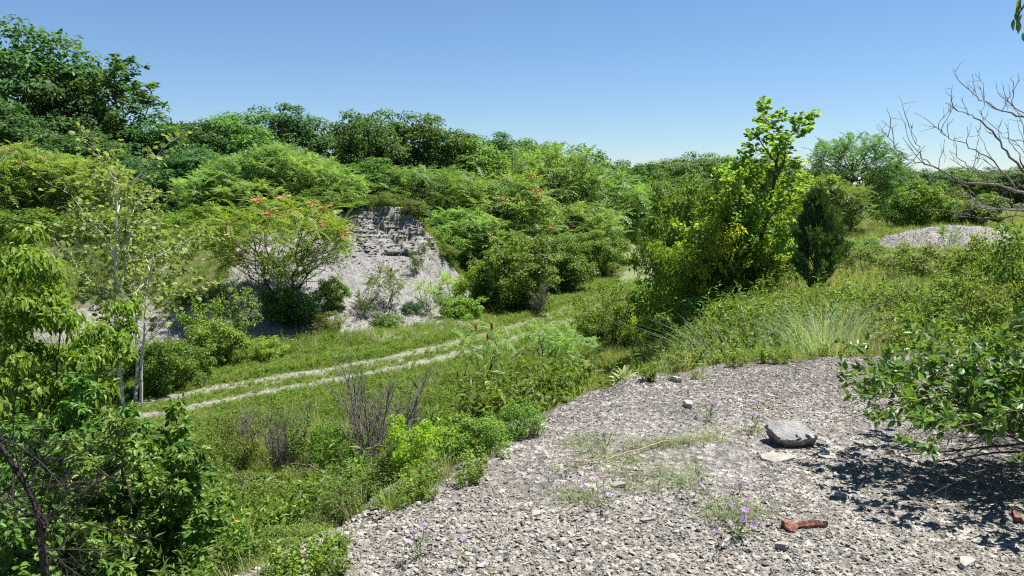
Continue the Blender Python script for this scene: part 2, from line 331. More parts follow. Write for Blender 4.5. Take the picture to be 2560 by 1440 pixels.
# ------------------------------------------------------------------ ground, track, outcrop, mound
def veg_mask(x, y):
    """1 where plants cover the ground, 0 on bare shale"""
    d, par = sdist(x, y, TOE); v = np.ones(np.shape(x))
    rock = np.exp(-(((x + 7.2) / 5.6) ** 2 + ((y - 35.9) / 5.2) ** 2) ** 2)            # the outcrop and its scree
    rock2 = np.exp(-(((x + 14.5) / 5.2) ** 2 + ((y - 30.5) / 2.6) ** 2) ** 2) * .75      # the lower gravel slope by the sumac
    rock3 = np.exp(-(((x + .6) / 2.2) ** 2 + ((y - 48.5) / 4.) ** 2) ** 2) * .6
    v = v - rock * 1.1 * (d > -1.2) - rock2 * (d > -.2) - rock3
    dm, _ = sdist(x, y, MOUND); v = v * sstep(.2, 1.8, dm + (fbm(x * .8, y * .8, 3, 5) - .5) * 1.2)
    v = v - .75 * np.exp(-((x - 1.6) ** 2 / 2.5 + (y - 9.3) ** 2 / 1.6))               # thin soil just past the crest
    v = v - .8 * np.exp(-(((x - 17.1) / 3.) ** 2 + ((y - 31) / 3.) ** 2) ** 2)
    td, _ = sdist(x, y, TRACK); rut = np.minimum(np.abs(td - .75), np.abs(td + .75))
    v = v - .75 * np.exp(-(rut / .36) ** 2) - .25 * np.exp(-(td / .9) ** 2)
    return np.clip(v, 0, 1)
def axis_steps(a0, a1, near, far, mid):
    out = [mid]; x = mid; s = near
    while x < a1: x += s; s = min(s * (1 + near * .22 * (1 if x > mid + 6 else 0)), far); out.append(x)
    x = mid; s = near; lo = []
    while x > a0: x -= s; s = min(s * (1 + near * .22 * (1 if x < mid - 6 else 0)), far); lo.append(x)
    return np.array(lo[::-1] + out)
gx = np.concatenate([-np.geomspace(45, 3000, 40)[::-1], np.arange(-44.7, 45, .3), np.geomspace(45.3, 3000, 40)])
gy = np.concatenate([-np.geomspace(6, 300, 18)[::-1], np.arange(-5.7, 85, .3), np.geomspace(85.5, 3500, 50)])
ground = link('ground', grid_mesh(gx, gy, lambda x, y: ground_z(x, y) - .25 * (sdist(x, y, MOUND)[0] < .4) - .8 * sstep(.55, .9, np.exp(-(((x + 6.9) / 6.4) ** 2 + ((y - 37.6) / 7.2) ** 2) ** 3)), 'ground', M['ground'], True, veg_mask), kind='structure')

def strip(line, w0, w1, n, zoff, name, mat):
    t = nrm(np.gradient(line, axis=0)); nn = np.stack([-t[:, 1], t[:, 0]], -1); k = np.linspace(w0, w1, n)
    xy = line[:, None] + nn[:, None] * k[None, :, None]; z = ground_z(xy[..., 0], xy[..., 1]) + zoff(k)[None]
    v = np.concatenate([xy, z[..., None]], -1); a, b = len(line), n; i = np.arange(a - 1)[:, None] * b + np.arange(b - 1)[None]
    me = MB().add(v.reshape(-1, 3), np.stack([i, i + b, i + b + 1, i + 1], -1).reshape(-1, 4)).mesh(name, mat, True)
    at_ = me.attributes.new('edge', 'FLOAT', 'POINT'); at_.data.foreach_set('value', np.tile(np.abs(np.linspace(-1, 1, n)), a).astype(np.float32)); return me
m, nt, o_ = nodes('track_gravel'); L_ = nt.links.new; tc = N(nt, 'ShaderNodeTexCoord')
vo = N(nt, 'ShaderNodeTexVoronoi', i_Scale=16.); n1 = N(nt, 'ShaderNodeTexNoise', i_Scale=2.2, i_Detail=9., i_Roughness=.65); L_(tc.outputs['Object'], vo.inputs[0]); L_(tc.outputs['Object'], n1.inputs[0])
sp = N(nt, 'ShaderNodeSeparateColor'); L_(vo.outputs['Color'], sp.inputs[0])
g = ramp(nt, sp.outputs[0], [(0, (.16, .153, .140)), (.6, (.20, .19, .172)), (1, (.28, .267, .242))])
sy = N(nt, 'ShaderNodeSeparateXYZ'); L_(tc.outputs['Object'], sy.inputs[0]); my = N(nt, 'ShaderNodeMapRange', i_1=26., i_2=44., i_3=0., i_4=.42); L_(sy.outputs[1], my.inputs[0]); an = N(nt, 'ShaderNodeMath', operation='ADD'); ea = N(nt, 'ShaderNodeAttribute', attribute_name='edge'); e2 = N(nt, 'ShaderNodeMath', operation='POWER', i_1=2.5); L_(ea.outputs['Fac'], e2.inputs[0]); e3 = N(nt, 'ShaderNodeMath', operation='MULTIPLY_ADD', i_1=.34); L_(e2.outputs[0], e3.inputs[0]); L_(my.outputs[0], e3.inputs[2]); L_(e3.outputs[0], an.inputs[0]); L_(n1.outputs[0], an.inputs[1])
g = mixc(nt, ramp(nt, an.outputs[0], [(.50, (0, 0, 0)), (.68, (1, 1, 1))]), g, (.13, .16, .055))
pb = N(nt, 'ShaderNodeBsdfPrincipled', i_Roughness=.9); L_(g, pb.inputs[0]); bb = N(nt, 'ShaderNodeBump', i_Strength=.8, i_Distance=.04); L_(vo.outputs['Distance'], bb.inputs['Height']); L_(bb.outputs[0], pb.inputs['Normal']); L_(pb.outputs[0], o_.inputs[0]); M['track'] = m
tl = smooth_line(TRACK[8:], 4)
# the track: two gravel wheel ruts with a grassy crown between them
track = bpy.data.objects.new('track', None); COL.objects.link(track); track['kind'] = 'structure'; track['label'] = 'two-rut gravel track curving through the grassy hollow'
for s in (-1, 1):
    wob = .12 * np.sin(np.arange(len(tl)) * .7 + s)
    t = nrm(np.gradient(tl, axis=0)); nn = np.stack([-t[:, 1], t[:, 0]], -1)
    link('wheel_rut', strip(tl + nn * (s * .64 + wob)[:, None], -.66, .60, 9, lambda k: .02 - .05 * (np.abs(k) / .63) ** 4, 'wheel_rut', M['track']), track)

# the shale outcrop: bedded ledges over a scree apron
def crag(v):
    X, Y, Z = v[..., 0], v[..., 1], v[..., 2]
    d, _ = sdist(X, Y, TOE)
    top = sstep(-1.9, -.7, Z + .5 * (vnoise(X * .8, Y * .8, 14) - .5)) * np.exp(-(((X + 5.6) / 4.6) ** 4)) * sstep(46, 43.5, Y) * sstep(-.5, 1.5, d)
    bed = Z + .10 * X + .05 * Y + .25 * (vnoise(X * .5, Y * .5, 11) - .5)
    ph = bed * 4.2 + 1.6 * vnoise(X * .35, Y * .35, 61); q = ph - np.floor(ph); st = np.floor(ph)
    ledge = sstep(.55, .7, q) * sstep(.3, .6, vnoise(st * 3.7, X * .9 + Y * .7, 2)) * 1.3
    fine = bed * 13; qf = fine - np.floor(fine)
    out = top * (.07 * (ledge - .3) + .16 * (qf - .5) * (vnoise(np.floor(fine) * 2.1, X * 1.7, 5)) + .35 * (fbm(X * 1.3, Y * 1.3, 3, 21) - .45) + .5 * (fbm(X * .45, Z * 1.1, 2, 27) - .45) + .8 * np.exp(-((X + 3.7) / 1.0) ** 2) * (vnoise(X * 2.2, Z * 2.6, 33) - .5)) - .38 * np.exp(-((X + 5.3 + .3 * vnoise(X * 3, Y * 0, 3)) / .8) ** 4 - ((Z + 1.72) / .09) ** 2) * (Y < 43)
    gul = (vnoise(X * 1.0 + .35 * Z, Y * .25, 83) - .5) * .5 + (vnoise(X * 2.6 + .5 * Z, Y * .4, 84) - .5) * .35
    out = out + gul * sstep(.3, 2.2, d) * sstep(46, 44, Y) * np.exp(-(((X + 6.) / 5.6) ** 4)) * (.45 + .55 * top)
    dirx, diry = .45, -.89
    v = v.copy(); v[..., 0] += dirx * out; v[..., 1] += diry * out; v[..., 2] += .04 * top * (vnoise(X * 9, Y * 9, 3) - .5)
    v[..., 2] += (1 - top) * (.10 * (fbm(X * 1.6, Y * 1.6, 4, 15) - .45))
    return v
def crag_z(x, y):
    m = np.exp(-(((x + 6.9) / 6.4) ** 2 + ((y - 37.6) / 7.2) ** 2) ** 3); return ground_z(x, y) - .45 + .52 * sstep(.15, .6, m)
outcrop = link('shale_outcrop', grid_mesh(np.arange(-15, .6, .06), np.arange(29, 46.5, .055), crag_z, 'shale_outcrop', None, True, dx=crag), kind='structure')
m, nt, o_ = nodes('shale_bedded'); L_ = nt.links.new; tc = N(nt, 'ShaderNodeTexCoord'); mp = N(nt, 'ShaderNodeMapping'); mp.inputs['Scale'].default_value = (.6, .6, 16); mp.inputs['Rotation'].default_value = (R(4), R(-6), 0)
L_(tc.outputs['Object'], mp.inputs[0]); nb = N(nt, 'ShaderNodeTexNoise', i_Scale=1.6, i_Detail=9., i_Roughness=.65); L_(mp.outputs[0], nb.inputs[0])
n1 = N(nt, 'ShaderNodeTexNoise', i_Scale=.7, i_Detail=8.); vo = N(nt, 'ShaderNodeTexVoronoi', i_Scale=17.); n3 = N(nt, 'ShaderNodeTexNoise', i_Scale=14., i_Detail=6.)
for q in (n1, vo, n3): L_(tc.outputs['Object'], q.inputs[0])
sp = N(nt, 'ShaderNodeSeparateColor'); L_(vo.outputs['Color'], sp.inputs[0]); sz = N(nt, 'ShaderNodeSeparateXYZ'); L_(tc.outputs['Object'], sz.inputs[0])
scree = ramp(nt, sp.outputs[0], [(0, (.112, .112, .11)), (.5, (.172, .171, .168)), (1, (.238, .236, .23))]); beds = ramp(nt, nb.outputs[0], [(.34, (.10, .098, .094)), (.44, (.19, .184, .176)), (.56, (.26, .252, .24)), (.7, (.34, .328, .31))])
hz = N(nt, 'ShaderNodeMath', operation='MULTIPLY_ADD', i_1=2.2, i_2=-1.1); L_(n1.outputs[0], hz.inputs[0]); hs_ = N(nt, 'ShaderNodeMath', operation='ADD'); L_(hz.outputs[0], hs_.inputs[0]); L_(sz.outputs[2], hs_.inputs[1])
f = N(nt, 'ShaderNodeMapRange', i_1=-1.75, i_2=-1.3); L_(hs_.outputs[0], f.inputs[0]); g = mixc(nt, f.outputs[0], scree, beds); g = mixc(nt, 1., g, ramp(nt, n3.outputs[0], [(.3, (.8, .79, .77)), (.7, (1.15, 1.14, 1.12))]), 'MULTIPLY')
g = mixc(nt, ramp(nt, n1.outputs[0], [(.58, (0, 0, 0)), (.72, (.45, .45, .45))]), g, (.17, .14, .10))
pb = N(nt, 'ShaderNodeBsdfPrincipled', i_Roughness=.85); L_(g, pb.inputs[0]); bh = N(nt, 'ShaderNodeMath', operation='MULTIPLY'); L_(nb.outputs[0], bh.inputs[0]); L_(f.outputs[0], bh.inputs[1]); b1 = N(nt, 'ShaderNodeBump', i_Strength=.9, i_Distance=.08); L_(bh.outputs[0], b1.inputs['Height']); b2 = N(nt, 'ShaderNodeBump', i_Strength=.4, i_Distance=.03); L_(vo.outputs['Distance'], b2.inputs['Height']); L_(b1.outputs[0], b2.inputs['Normal']); L_(b2.outputs[0], pb.inputs['Normal']); L_(pb.outputs[0], o_.inputs[0])
outcrop.data.materials.clear(); outcrop.data.materials.append(m); M['bedded'] = m
outcrop['label'] = 'grey shale outcrop with bedded ledges above pale scree'

# the foreground mound and the small heap far right
mound = link('gravel_mound', grid_mesh(np.arange(-4.5, 12, .05), np.arange(-6, 11, .05), lambda x, y: np.maximum(mound_z(x, y), -4.8), 'gravel_mound', M['gravel']), kind='structure')
mound['label'] = 'foreground mound of loose grey shale gravel'
HX, HY = 17.1, 31.0
def heap_z(x, y):
    r = np.hypot((x - HX) / 3.0, (y - HY) / 2.2); return -.95 + 1.12 * np.exp(-r ** 2.6 * .9) * (1 + .25 * (fbm(x * .8, y * .8, 3, 30) - .5)) + .12 * (fbm(x * 3, y * 3, 3, 31) - .5) - .5 * sstep(1.6, 2., r)
heap = link('gravel_heap', grid_mesh(np.arange(11.5, 22.8, .08), np.arange(26.5, 35.5, .08), heap_z, 'gravel_heap', M['gravel']), kind='structure')
heap['label'] = 'low heap of pale gravel in the open field'

# stones: angular flakes
def stone_mesh(name, seed, flat_=.5, mat=None, n=13):
    r = np.random.default_rng(seed); bm = bmesh.new()
    for p in nrm(r.normal(size=(n, 3))) * r.uniform(.8, 1., (n, 1)): bm.verts.new((p[0] * .5, p[1] * .5 * r.uniform(.7, .95), p[2] * .5 * flat_))
    res = bmesh.ops.convex_hull(bm, input=bm.verts); bmesh.ops.delete(bm, geom=[e for e in res['geom_interior'] if isinstance(e, bmesh.types.BMVert)], context='VERTS')
    me = bpy.data.meshes.new(name); bm.to_mesh(me); bm.free(); me.materials.append(mat); return me
STONES = [stone_mesh('stone', 40 + k, [.35, .5, .62, .28, .45, .55, .4, .7, .3, .5][k], M['stone'], 9 + k % 5) for k in range(10)]
DSTONES = []
for q in STONES:
    q = q.copy(); q.materials.clear(); q.materials.append(M['stone_dark']); DSTONES.append(q)
SCREE = [stone_mesh('scree_stone', 60 + k, .3, M['scree'], 10) for k in range(5)]
def stones_on_mound(n, y0, y1, smin, smax, seed, bare=True):
    r = np.random.default_rng(seed); y = y0 + (y1 - y0) * r.random(n * 3) ** 1.0; x = -2.3 + r.random(n * 3) * 6.9; d, _ = sdist(x, y, MOUND)
    ok = (d < .9) & (x < .70 * y + .6) & (x > -.5 * y - .3)
    if bare:
        soil = np.exp(-(((x - 1.0) / 1.1) ** 2 + ((y - 4.9) / .9) ** 2)) * .95 + (fbm(x * 1.5, y * 1.5, 3, 40) - .5) * 1.2
        ok &= r.random(n * 3) > soil
    x, y = x[ok][:n], y[ok][:n]; s = smin * (smax / smin) ** (r.random(len(x)) ** 2.2); s = s * (1 - .42 * sstep(3.5, 4.6, y + .35 * x)) ; z = mound_z(x, y) + s * .10
    e = np.stack([r.normal(0, .35, len(x)), r.normal(0, .35, len(x)), r.uniform(0, 6.28, len(x))], -1); return np.stack([x, y, z], -1), e, s
def spread(nm, p, e, s, seed):
    dk = np.random.default_rng(seed).random(len(p)) < .9 * sstep(3.7, 4.6, p[:, 1] + .25 * p[:, 0] + 1.5 * (fbm(p[:, 0] * 1.2, p[:, 1] * 1.2, 3, 48) - .5))
    scatter(nm, STONES, p[~dk], e[~dk], s[~dk], mound, seed=seed); scatter('weathered_' + nm, DSTONES, p[dk], e[dk], s[dk], mound, seed=seed + 20)
p, e, s = stones_on_mound(105000, 2.6, 8.3, .014, .046, 1); spread('gravel', p, e, s, 1)
p, e, s = stones_on_mound(120000, 2.6, 8.3, .010, .021, 2, False); spread('fine_gravel', p, e, s, 2)
r = np.random.default_rng(5); p, e, s = stones_on_mound(300, 2.8, 5.6, .032, .075, 3)
for k in range(len(p)):
    o = link('stone', STONES[k % 10], mound, p[k]); o.rotation_euler = e[k] * [.7, .7, 1]; o.scale = (s[k],) * 3
# loose slabs on the scree, the track and the heap
r = np.random.default_rng(6); x = r.uniform(-15, -1, 26000); y = r.uniform(29.5, 44, 26000); d, _ = sdist(x, y, TOE); v = veg_mask(x, y); z = ground_z(x, y)
ok = (v < .45) & (d > -1.6) & (z < -1.0 + r.normal(0, .5, len(x))); x, y, z = x[ok], y[ok], z[ok]; s = .03 * (4. ** (r.random(len(x)) ** 2.4)); v = crag(np.stack([x, y, crag_z(x, y)], -1))
zz = np.maximum(v[:, 2], z) + s * .02
scatter('scree', SCREE, np.stack([x, y, zz], -1), np.stack([r.normal(.3, .25, len(x)), r.normal(0, .25, len(x)), r.uniform(0, 6.28, len(x))], -1), s, outcrop, seed=6)
x = r.uniform(-11, -1.8, 5200); y = r.uniform(35.5, 43, 5200); z0 = crag_z(x, y); v = crag(np.stack([x, y, z0], -1)); d, _ = sdist(x, y, TOE); ok = (z0 > -1.7 + r.normal(0, .35, len(x))) & (z0 < .58) & (np.exp(-(((x + 5.6) / 4.4) ** 4)) > .4) & (d > 1.); v = v[ok][:1300]; n = len(v)
LEDGE = [stone_mesh('slab', 90 + k, [.2, .26, .16, .22][k], M['bedded'], 12) for k in range(4)]
s = .14 * 3.6 ** (r.random(n) ** 2.); e = np.stack([r.normal(.10, .10, n), r.normal(-.06, .08, n), r.normal(.47, .4, n)], -1); big = np.argsort(-s)[:180]; rest = np.ones(n, bool); rest[big] = False
for k in big:
    o = link('slab', LEDGE[k % 4], outcrop, v[k] + [0, .06, -.02]); o.rotation_euler = e[k]; o.scale = (s[k] * 1.25, s[k] * .9, s[k])
scatter('shale_flakes', LEDGE, v[rest], e[rest], s[rest], outcrop, seed=61)
i = np.minimum((len(tl) * .45 * r.random(9000) ** 1.0).astype(int), len(tl) - 1); jit = r.normal(0, .26, 9000); sd_ = np.where(r.random(9000) < .5, -1, 1) * .78 + jit; t = nrm(np.gradient(tl, axis=0)); nn = np.stack([-t[:, 1], t[:, 0]], -1); q = tl[i] + nn[i] * sd_[:, None] + t[i] * r.uniform(-.6, .6, (9000, 1))
s = .03 * 3.6 ** (r.random(9000) ** 2); scatter('rut_gravel', SCREE, np.stack([q[:, 0], q[:, 1], ground_z(q[:, 0], q[:, 1]) + .02], -1), np.stack([r.normal(0, .2, 9000), r.normal(0, .2, 9000), r.uniform(0, 6, 9000)], -1), s, track, seed=7)
x = r.uniform(12.5, 21.7, 5000); y = r.uniform(28, 34, 5000); z = heap_z(x, y); ok = z > ground_z(x, y) - .05; x, y, z = x[ok], y[ok], z[ok]
scatter('heap_stones', SCREE, np.stack([x, y, z + .02], -1), np.stack([r.normal(0, .3, len(x)), r.normal(0, .3, len(x)), r.uniform(0, 6, len(x))], -1), .03 * 3. ** r.random(len(x)), heap, seed=8)

# ------------------------------------------------------------------ plant builders
def limb(rng, a, b, sag=.0, wob=.06, n=6):
    t = np.linspace(0, 1, n)[:, None]; L = np.linalg.norm(b - a); p = a + (b - a) * t
    p = p + np.array([0, 0, 1.]) * (sag * L * 4 * t * (1 - t)); q = rng.normal(0, wob * L, (n, 3)); q[0] = 0; q[-1] = 0; return p + q * np.sin(PI * t)
def extent(v): return float(np.percentile(v[:, 2], 99.7)), float(.5 * sum(np.percentile(v[:, k], 98.5) - np.percentile(v[:, k], 1.5) for k in (0, 1)))
def clump_tree(seed, H=10., W=7., base=.18, nc=60, cr=.95, nl=170, leaf='fleck', ls=.24, tr=.16, stems=1, mat='dark', bark='bark', lump=.22, flatz=.7, droop=.25, upn=.45, power=.5, topw=1.):
    """broadleaf: stems, limbs to leaf clumps spread through a lumpy crown"""
    r = np.random.default_rng(seed); cb = H * base; rz = (H - cb) / 2; cz = (H + cb) / 2; C = []
    ph = r.uniform(0, 6, 6); tries = 0
    while len(C) < nc and tries < nc * 60:
        tries += 1; d = nrm(r.normal(size=3)); f = r.uniform(.25, 1.) ** power
        lp = 1 + lump * (math.sin(2.3 * math.atan2(d[1], d[0]) + ph[0]) * math.cos(2 * d[2] + ph[1]) + .6 * math.sin(4.7 * math.atan2(d[1], d[0]) + 3 * d[2] + ph[2]))
        wx = (W / 2) * (topw if d[2] > 0 else 1.); c = np.array([d[0] * wx * f * lp, d[1] * wx * f * lp, cz + d[2] * rz * f * (1 + .5 * (lp - 1))])
        if c[2] < .12 * H * base: continue
        if all(np.linalg.norm(c - q) > cr * .86 for q in C): C.append(c)
    C = np.array(C); trunk = MB(); st = []
    for k in range(stems):
        a = 2 * PI * k / stems + r.uniform(0, 1); sp = W * .16 * (stems > 1)
        top = np.array([math.cos(a) * sp * 1.5, math.sin(a) * sp * 1.5, H * r.uniform(.68, .84)]); b0 = np.array([math.cos(a), math.sin(a), 0]) * tr * 1.2 * (stems > 1); b0[2] = -.25
        p = limb(r, b0, top, 0, .03, 9); st.append(p); trunk.add(*tube(p, np.linspace(tr, tr * .22, 9), 7))
    for c in C:
        p = st[int(np.argmin([np.min(np.linalg.norm(q - c, axis=1)) for q in st]))]; hd = np.hypot(c[0], c[1]); z0 = max(cb * .55, c[2] - .55 * hd - .08 * H); j = int(np.argmin(np.abs(p[:, 2] - z0))); a = p[j]
        q = limb(r, a, c, .06, .05, 6); r0 = max(tr * .12, tr * .42 * (1 - j / 10)); trunk.add(*tube(q, np.linspace(r0, r0 * .2, 6), 4))
        for _ in range(4):
            e_ = c + nrm(r.normal(size=3)) * cr * [.9, .9, .5]; trunk.add(*tube(limb(r, q[4], e_, .03, .06, 4), np.linspace(r0 * .25, r0 * .08, 4), 3))
    crown = MB(); n = len(C) * nl; ci = np.repeat(np.arange(len(C)), nl); u = nrm(r.normal(size=(n, 3))); rad = r.random((n, 1)) ** .42
    csz = r.uniform(.7, 1.25, len(C))[ci][:, None] * cr; pos = C[ci] + u * rad * csz * [1, 1, flatz]
    low = (u[:, 2] < -.25) & (r.random(n) < .55); pos, u = pos[~low], u[~low]; n = len(pos)
    out = nrm(pos - np.array([0, 0, cz * .8])); nor = nrm(u * .5 + out * .3 + [0, 0, upn] + r.normal(0, .5, (n, 3))); ax = nrm(np.cross(nor, r.normal(size=(n, 3))) + u * .5 + [0, 0, -droop])
    tv, tf = leaf_shape(leaf); crown.add(*stamp(tv, tf, pos, frames(ax, nor), ls * r.uniform(.65, 1.25, n)))
    cv = np.concatenate(crown.v); H, W = extent(cv); return dict(H=H, W=W, parts=[('trunk', trunk.mesh('trunk', M[bark], True)), ('crown', crown.mesh('crown', M[mat]))])
PIN = [pinnate(8, k, d) for k, d in enumerate((.25, .45, .6))]
PINF = [pinnate(6, k, d, .3, .10) for k, d in enumerate((.3, .5))]
def sumac_tree(seed, H=6., W=6., ntip=70, per=10, LL=.75, base=.25, tr=.10, stems=1, mat='ail', bark='bark', seeds=0, pins=None, layer=.5, fruit=0):
    """tree of heaven / sumac: flat umbrellas of long pinnate leaves at the twig ends"""
    r = np.random.default_rng(seed); pins = pins or PIN; cb = H * base; trunk = MB(); crown = MB(); tips = []; st = []
    for k in range(stems):
        a = 2 * PI * k / stems + r.uniform(0, .8); sp = W * .14 * (stems > 1); p = limb(r, np.array([math.cos(a) * tr, math.sin(a) * tr, -.2]) * (1 if stems > 1 else .3), np.array([math.cos(a) * sp * 1.6, math.sin(a) * sp * 1.6, H * r.uniform(.6, .8)]), 0, .035, 8); st.append(p); trunk.add(*tube(p, np.linspace(tr, tr * .3, 8), 6))
    tries = 0
    while len(tips) < ntip and tries < 9000:
        tries += 1; d = nrm(r.normal(size=3)); f = r.uniform(.45, 1.) ** .5; c = np.array([d[0] * W / 2 * f, d[1] * W / 2 * f, cb + (H - LL * .2 - cb) * (.5 + .5 * d[2] * f)])
        c[2] = cb + (H - cb) * (((c[2] - cb) / (H - cb)) ** .8)
        if all(np.linalg.norm((c - q) * [1, 1, 1.4]) > LL * .62 for q in tips): tips.append(c)
    for c in tips:
        p = st[int(np.argmin([np.min(np.linalg.norm(q - c, axis=1)) for q in st]))]; hd = np.hypot(c[0], c[1]); j = int(np.argmin(np.abs(p[:, 2] - max(cb * .6, c[2] - .5 * hd - .3)))); q = limb(r, p[j], c, -.05, .05, 6); trunk.add(*tube(q, np.linspace(tr * .3, tr * .09, 6), 4))
    T = np.array(tips); n = len(T) * per; ti = np.repeat(np.arange(len(T)), per); az = (np.tile(np.arange(per), len(T)) * 2.4 + np.repeat(r.uniform(0, 6, len(T)), per)); el = r.uniform(-.65, 1.05, n)
    ax = np.stack([np.cos(az) * np.cos(el), np.sin(az) * np.cos(el), np.sin(el)], -1); nor = nrm(np.array([0, 0, 1.]) + ax * -np.sin(el)[:, None] + r.normal(0, .18, (n, 3))); L = LL * r.uniform(.6, 1.1, n)
    pk = r.integers(0, len(pins), n)
    for k, (tv, tf) in enumerate(pins):
        m_ = pk == k; crown.add(*stamp(tv, tf, T[ti][m_], frames(ax[m_], nor[m_]), L[m_]))
    parts = [('trunk', trunk.mesh('trunk', M[bark], True)), ('crown', crown.mesh('crown', M[mat]))]; H, W = extent(np.concatenate(crown.v))
    if seeds:
        order = np.argsort(-(.55 * T[:, 2] + r.normal(0, 1., len(T))))[:seeds]
        sm = MB(); k = 34; pp = r.normal(0, 1, (k, 3)) * LL * np.array([.12, .12, .08]); a = nrm(r.normal(size=(k, 3))); tv, tf = leaf_shape('fleck'); sm.add(*stamp(tv, tf, pp, frames(a, nrm(r.normal(size=(k, 3)) + [0, 0, .6])), LL * r.uniform(.12, .24, k))); me = sm.mesh('seed_cluster', M['seed'])
        for c in T[order]: parts.append(('seed_cluster', me, c + [0, 0, LL * .2]))
    if fruit:
        z = np.linspace(0, .16, 5); me = MB().add(*tube(np.stack([0 * z, 0 * z, .02 + z], -1), [.012, .032, .034, .022, .004], 6)).mesh('fruit_cone', M['red'])
        for c in T[np.argsort(-T[:, 2])[:fruit]]: parts.append(('fruit_cone', me, c))
    return dict(H=float(H), W=float(W), parts=parts)
def grow(r, MBt, start, d, L, rad, lev, P, anchors):
    n = P['seg'][lev]; p = [start]; dd = d / np.linalg.norm(d); step = L / n
    for k in range(n):
        dd = dd + r.normal(0, P['wob'][lev], 3) + np.array([0, 0, P['up'][lev]]); dd = dd / np.linalg.norm(dd); p.append(p[-1] + dd * step)
    p = np.array(p); last = lev == len(P['seg']) - 1
    MBt.add(*tube(p, np.linspace(rad, rad * P.get('taper', .3), n + 1), 7 if lev == 0 else 5 if lev == 1 else 3 if lev > 2 else 4))
    if lev >= P.get('leaf_from', len(P['seg']) - 1):
        t = r.uniform(.15, 1, P['nleaf']); k = np.clip((t * n).astype(int), 0, n - 1); fr = (t * n - k)[:, None]; q = p[k] * (1 - fr) + p[k + 1] * fr; g = nrm(p[k + 1] - p[k]); anchors.append(np.concatenate([q, g], 1))
    if last: return
    nc = P['kids'][lev]; ts = np.linspace(P['from'][lev], 1., nc) + r.normal(0, .03, nc); az = r.uniform(0, 6.28)
    for t in ts:
        t = min(max(t, .03), .99); k = int(t * n); k = min(k, n - 1); fr = t * n - k; q = p[k] * (1 - fr) + p[k + 1] * fr; g = nrm(p[k + 1] - p[k]); az += 2.4 + r.normal(0, .4); s = nrm(np.cross(g, [.3, .2, 1]) + 1e-6); b = np.cross(g, s); an = R(P['ang'][lev]) * r.uniform(.75, 1.25)
        cdir = g * math.cos(an) + (s * math.cos(az) + b * math.sin(az)) * math.sin(an)
        grow(r, MBt, q, cdir, L * P['len'][lev] * r.uniform(.7, 1.2) * (1 - P.get('short', .45) * t), rad * P.get('thin', .5) * (1 - .4 * t), lev + 1, P, anchors)
def leaves_at(r, A, per, kind, ls, spread=.4, droop=.4, upn=.5, off=.02):
    A = np.repeat(A, per, 0); n = len(A); g = A[:, 3:]; side = nrm(np.cross(g, r.normal(size=(n, 3)))); ax = nrm(side + g * spread + [0, 0, -droop] + r.normal(0, .2, (n, 3))); nor = nrm(r.normal(0, .45, (n, 3)) + [0, 0, upn]); pos = A[:, :3] + ax * off
    tv, tf = leaf_shape(kind); return pos, frames(ax, nor), ls * r.uniform(.65, 1.2, n), tv, tf
def branch_tree(seed, L, rad, P, leaf=None, ls=.08, per=1, mat='aspen', bark='aspenbark', starts=None, leafk={}):
    r = np.random.default_rng(seed); tm = MB(); A = []
    for (p0, d0, l0, r0) in (starts or [((0, 0, -.2), (0, 0, 1), 1, 1)]): grow(r, tm, np.array(p0, float), np.array(d0, float), L * l0, rad * r0, 0, P, A)
    parts = [('trunk', tm.mesh('trunk', M[bark], True))]
    if leaf:
        pos, Rm, s, tv, tf = leaves_at(r, np.concatenate(A), per, leaf, ls, **leafk); parts.append(('crown', MB().add(*stamp(tv, tf, pos, Rm, s)).mesh('crown', M[mat])))
    v = np.concatenate(tm.v); return dict(H=float(v[:, 2].max()), W=extent(v)[1], parts=parts)
def cedar(seed, H=2.6, W=1.6, n=5200):
    r = np.random.default_rng(seed); tm = MB(); cm = MB(); P_ = []; G = []
    for k in range(90):
        t = r.uniform(.03, .97); a = r.uniform(0, 6.28); prof = (math.sin(PI * min(1, t * .8 + .22)) ** .8) * (1 - .45 * t) * r.uniform(.7, 1.2); b = np.array([0, 0, t * H * .85]); tip = b + np.array([math.cos(a) * W / 2 * prof, math.sin(a) * W / 2 * prof, H * .15 + .22 * W * prof]); q = limb(r, b, tip, -.05, .04, 7); tm.add(*tube(q, np.linspace(.022 * (1 - .6 * t), .004, 7), 4)); m_ = n // 90
        u = r.uniform(.25, 1.02, m_) ** .8 * 6; i_ = np.clip(u.astype(int), 0, 5); f_ = (u - i_)[:, None]; P_.append(q[i_] * (1 - f_) + q[i_ + 1] * f_ + r.normal(0, .045, (m_, 3))); G.append(np.repeat(nrm(q[-1:] - q[2:3]), m_, 0))
    tm.add(*tube(np.array([[0, 0, -.2], [.02, 0, H * .4], [0, .03, H * .9]]), [.06, .04, .01], 6)); pos = np.concatenate(P_); g = np.concatenate(G); k = len(pos)
    tv = np.array([[0, 0, 0], [.10, .5, 0], [0, 1, 0], [-.10, .5, 0], [0, .2, 0], [.3, .55, .08], [.34, .8, .12], [.2, .6, .05], [0, .3, 0], [-.3, .65, -.08], [-.33, .9, -.1], [-.2, .7, -.05]]); tf = np.array([[0, 1, 2, 3], [4, 5, 6, 7], [8, 9, 10, 11]])
    ax = nrm(g * .7 + [0, 0, .75] + r.normal(0, .35, (k, 3))); cm.add(*stamp(tv, tf, pos, frames(ax, nrm(r.normal(size=(k, 3)))), r.uniform(.09, .2, k)))
    return dict(H=H, W=W, parts=[('trunk', tm.mesh('trunk', M['bark'], True)), ('crown', cm.mesh('crown', M['cedar']))])

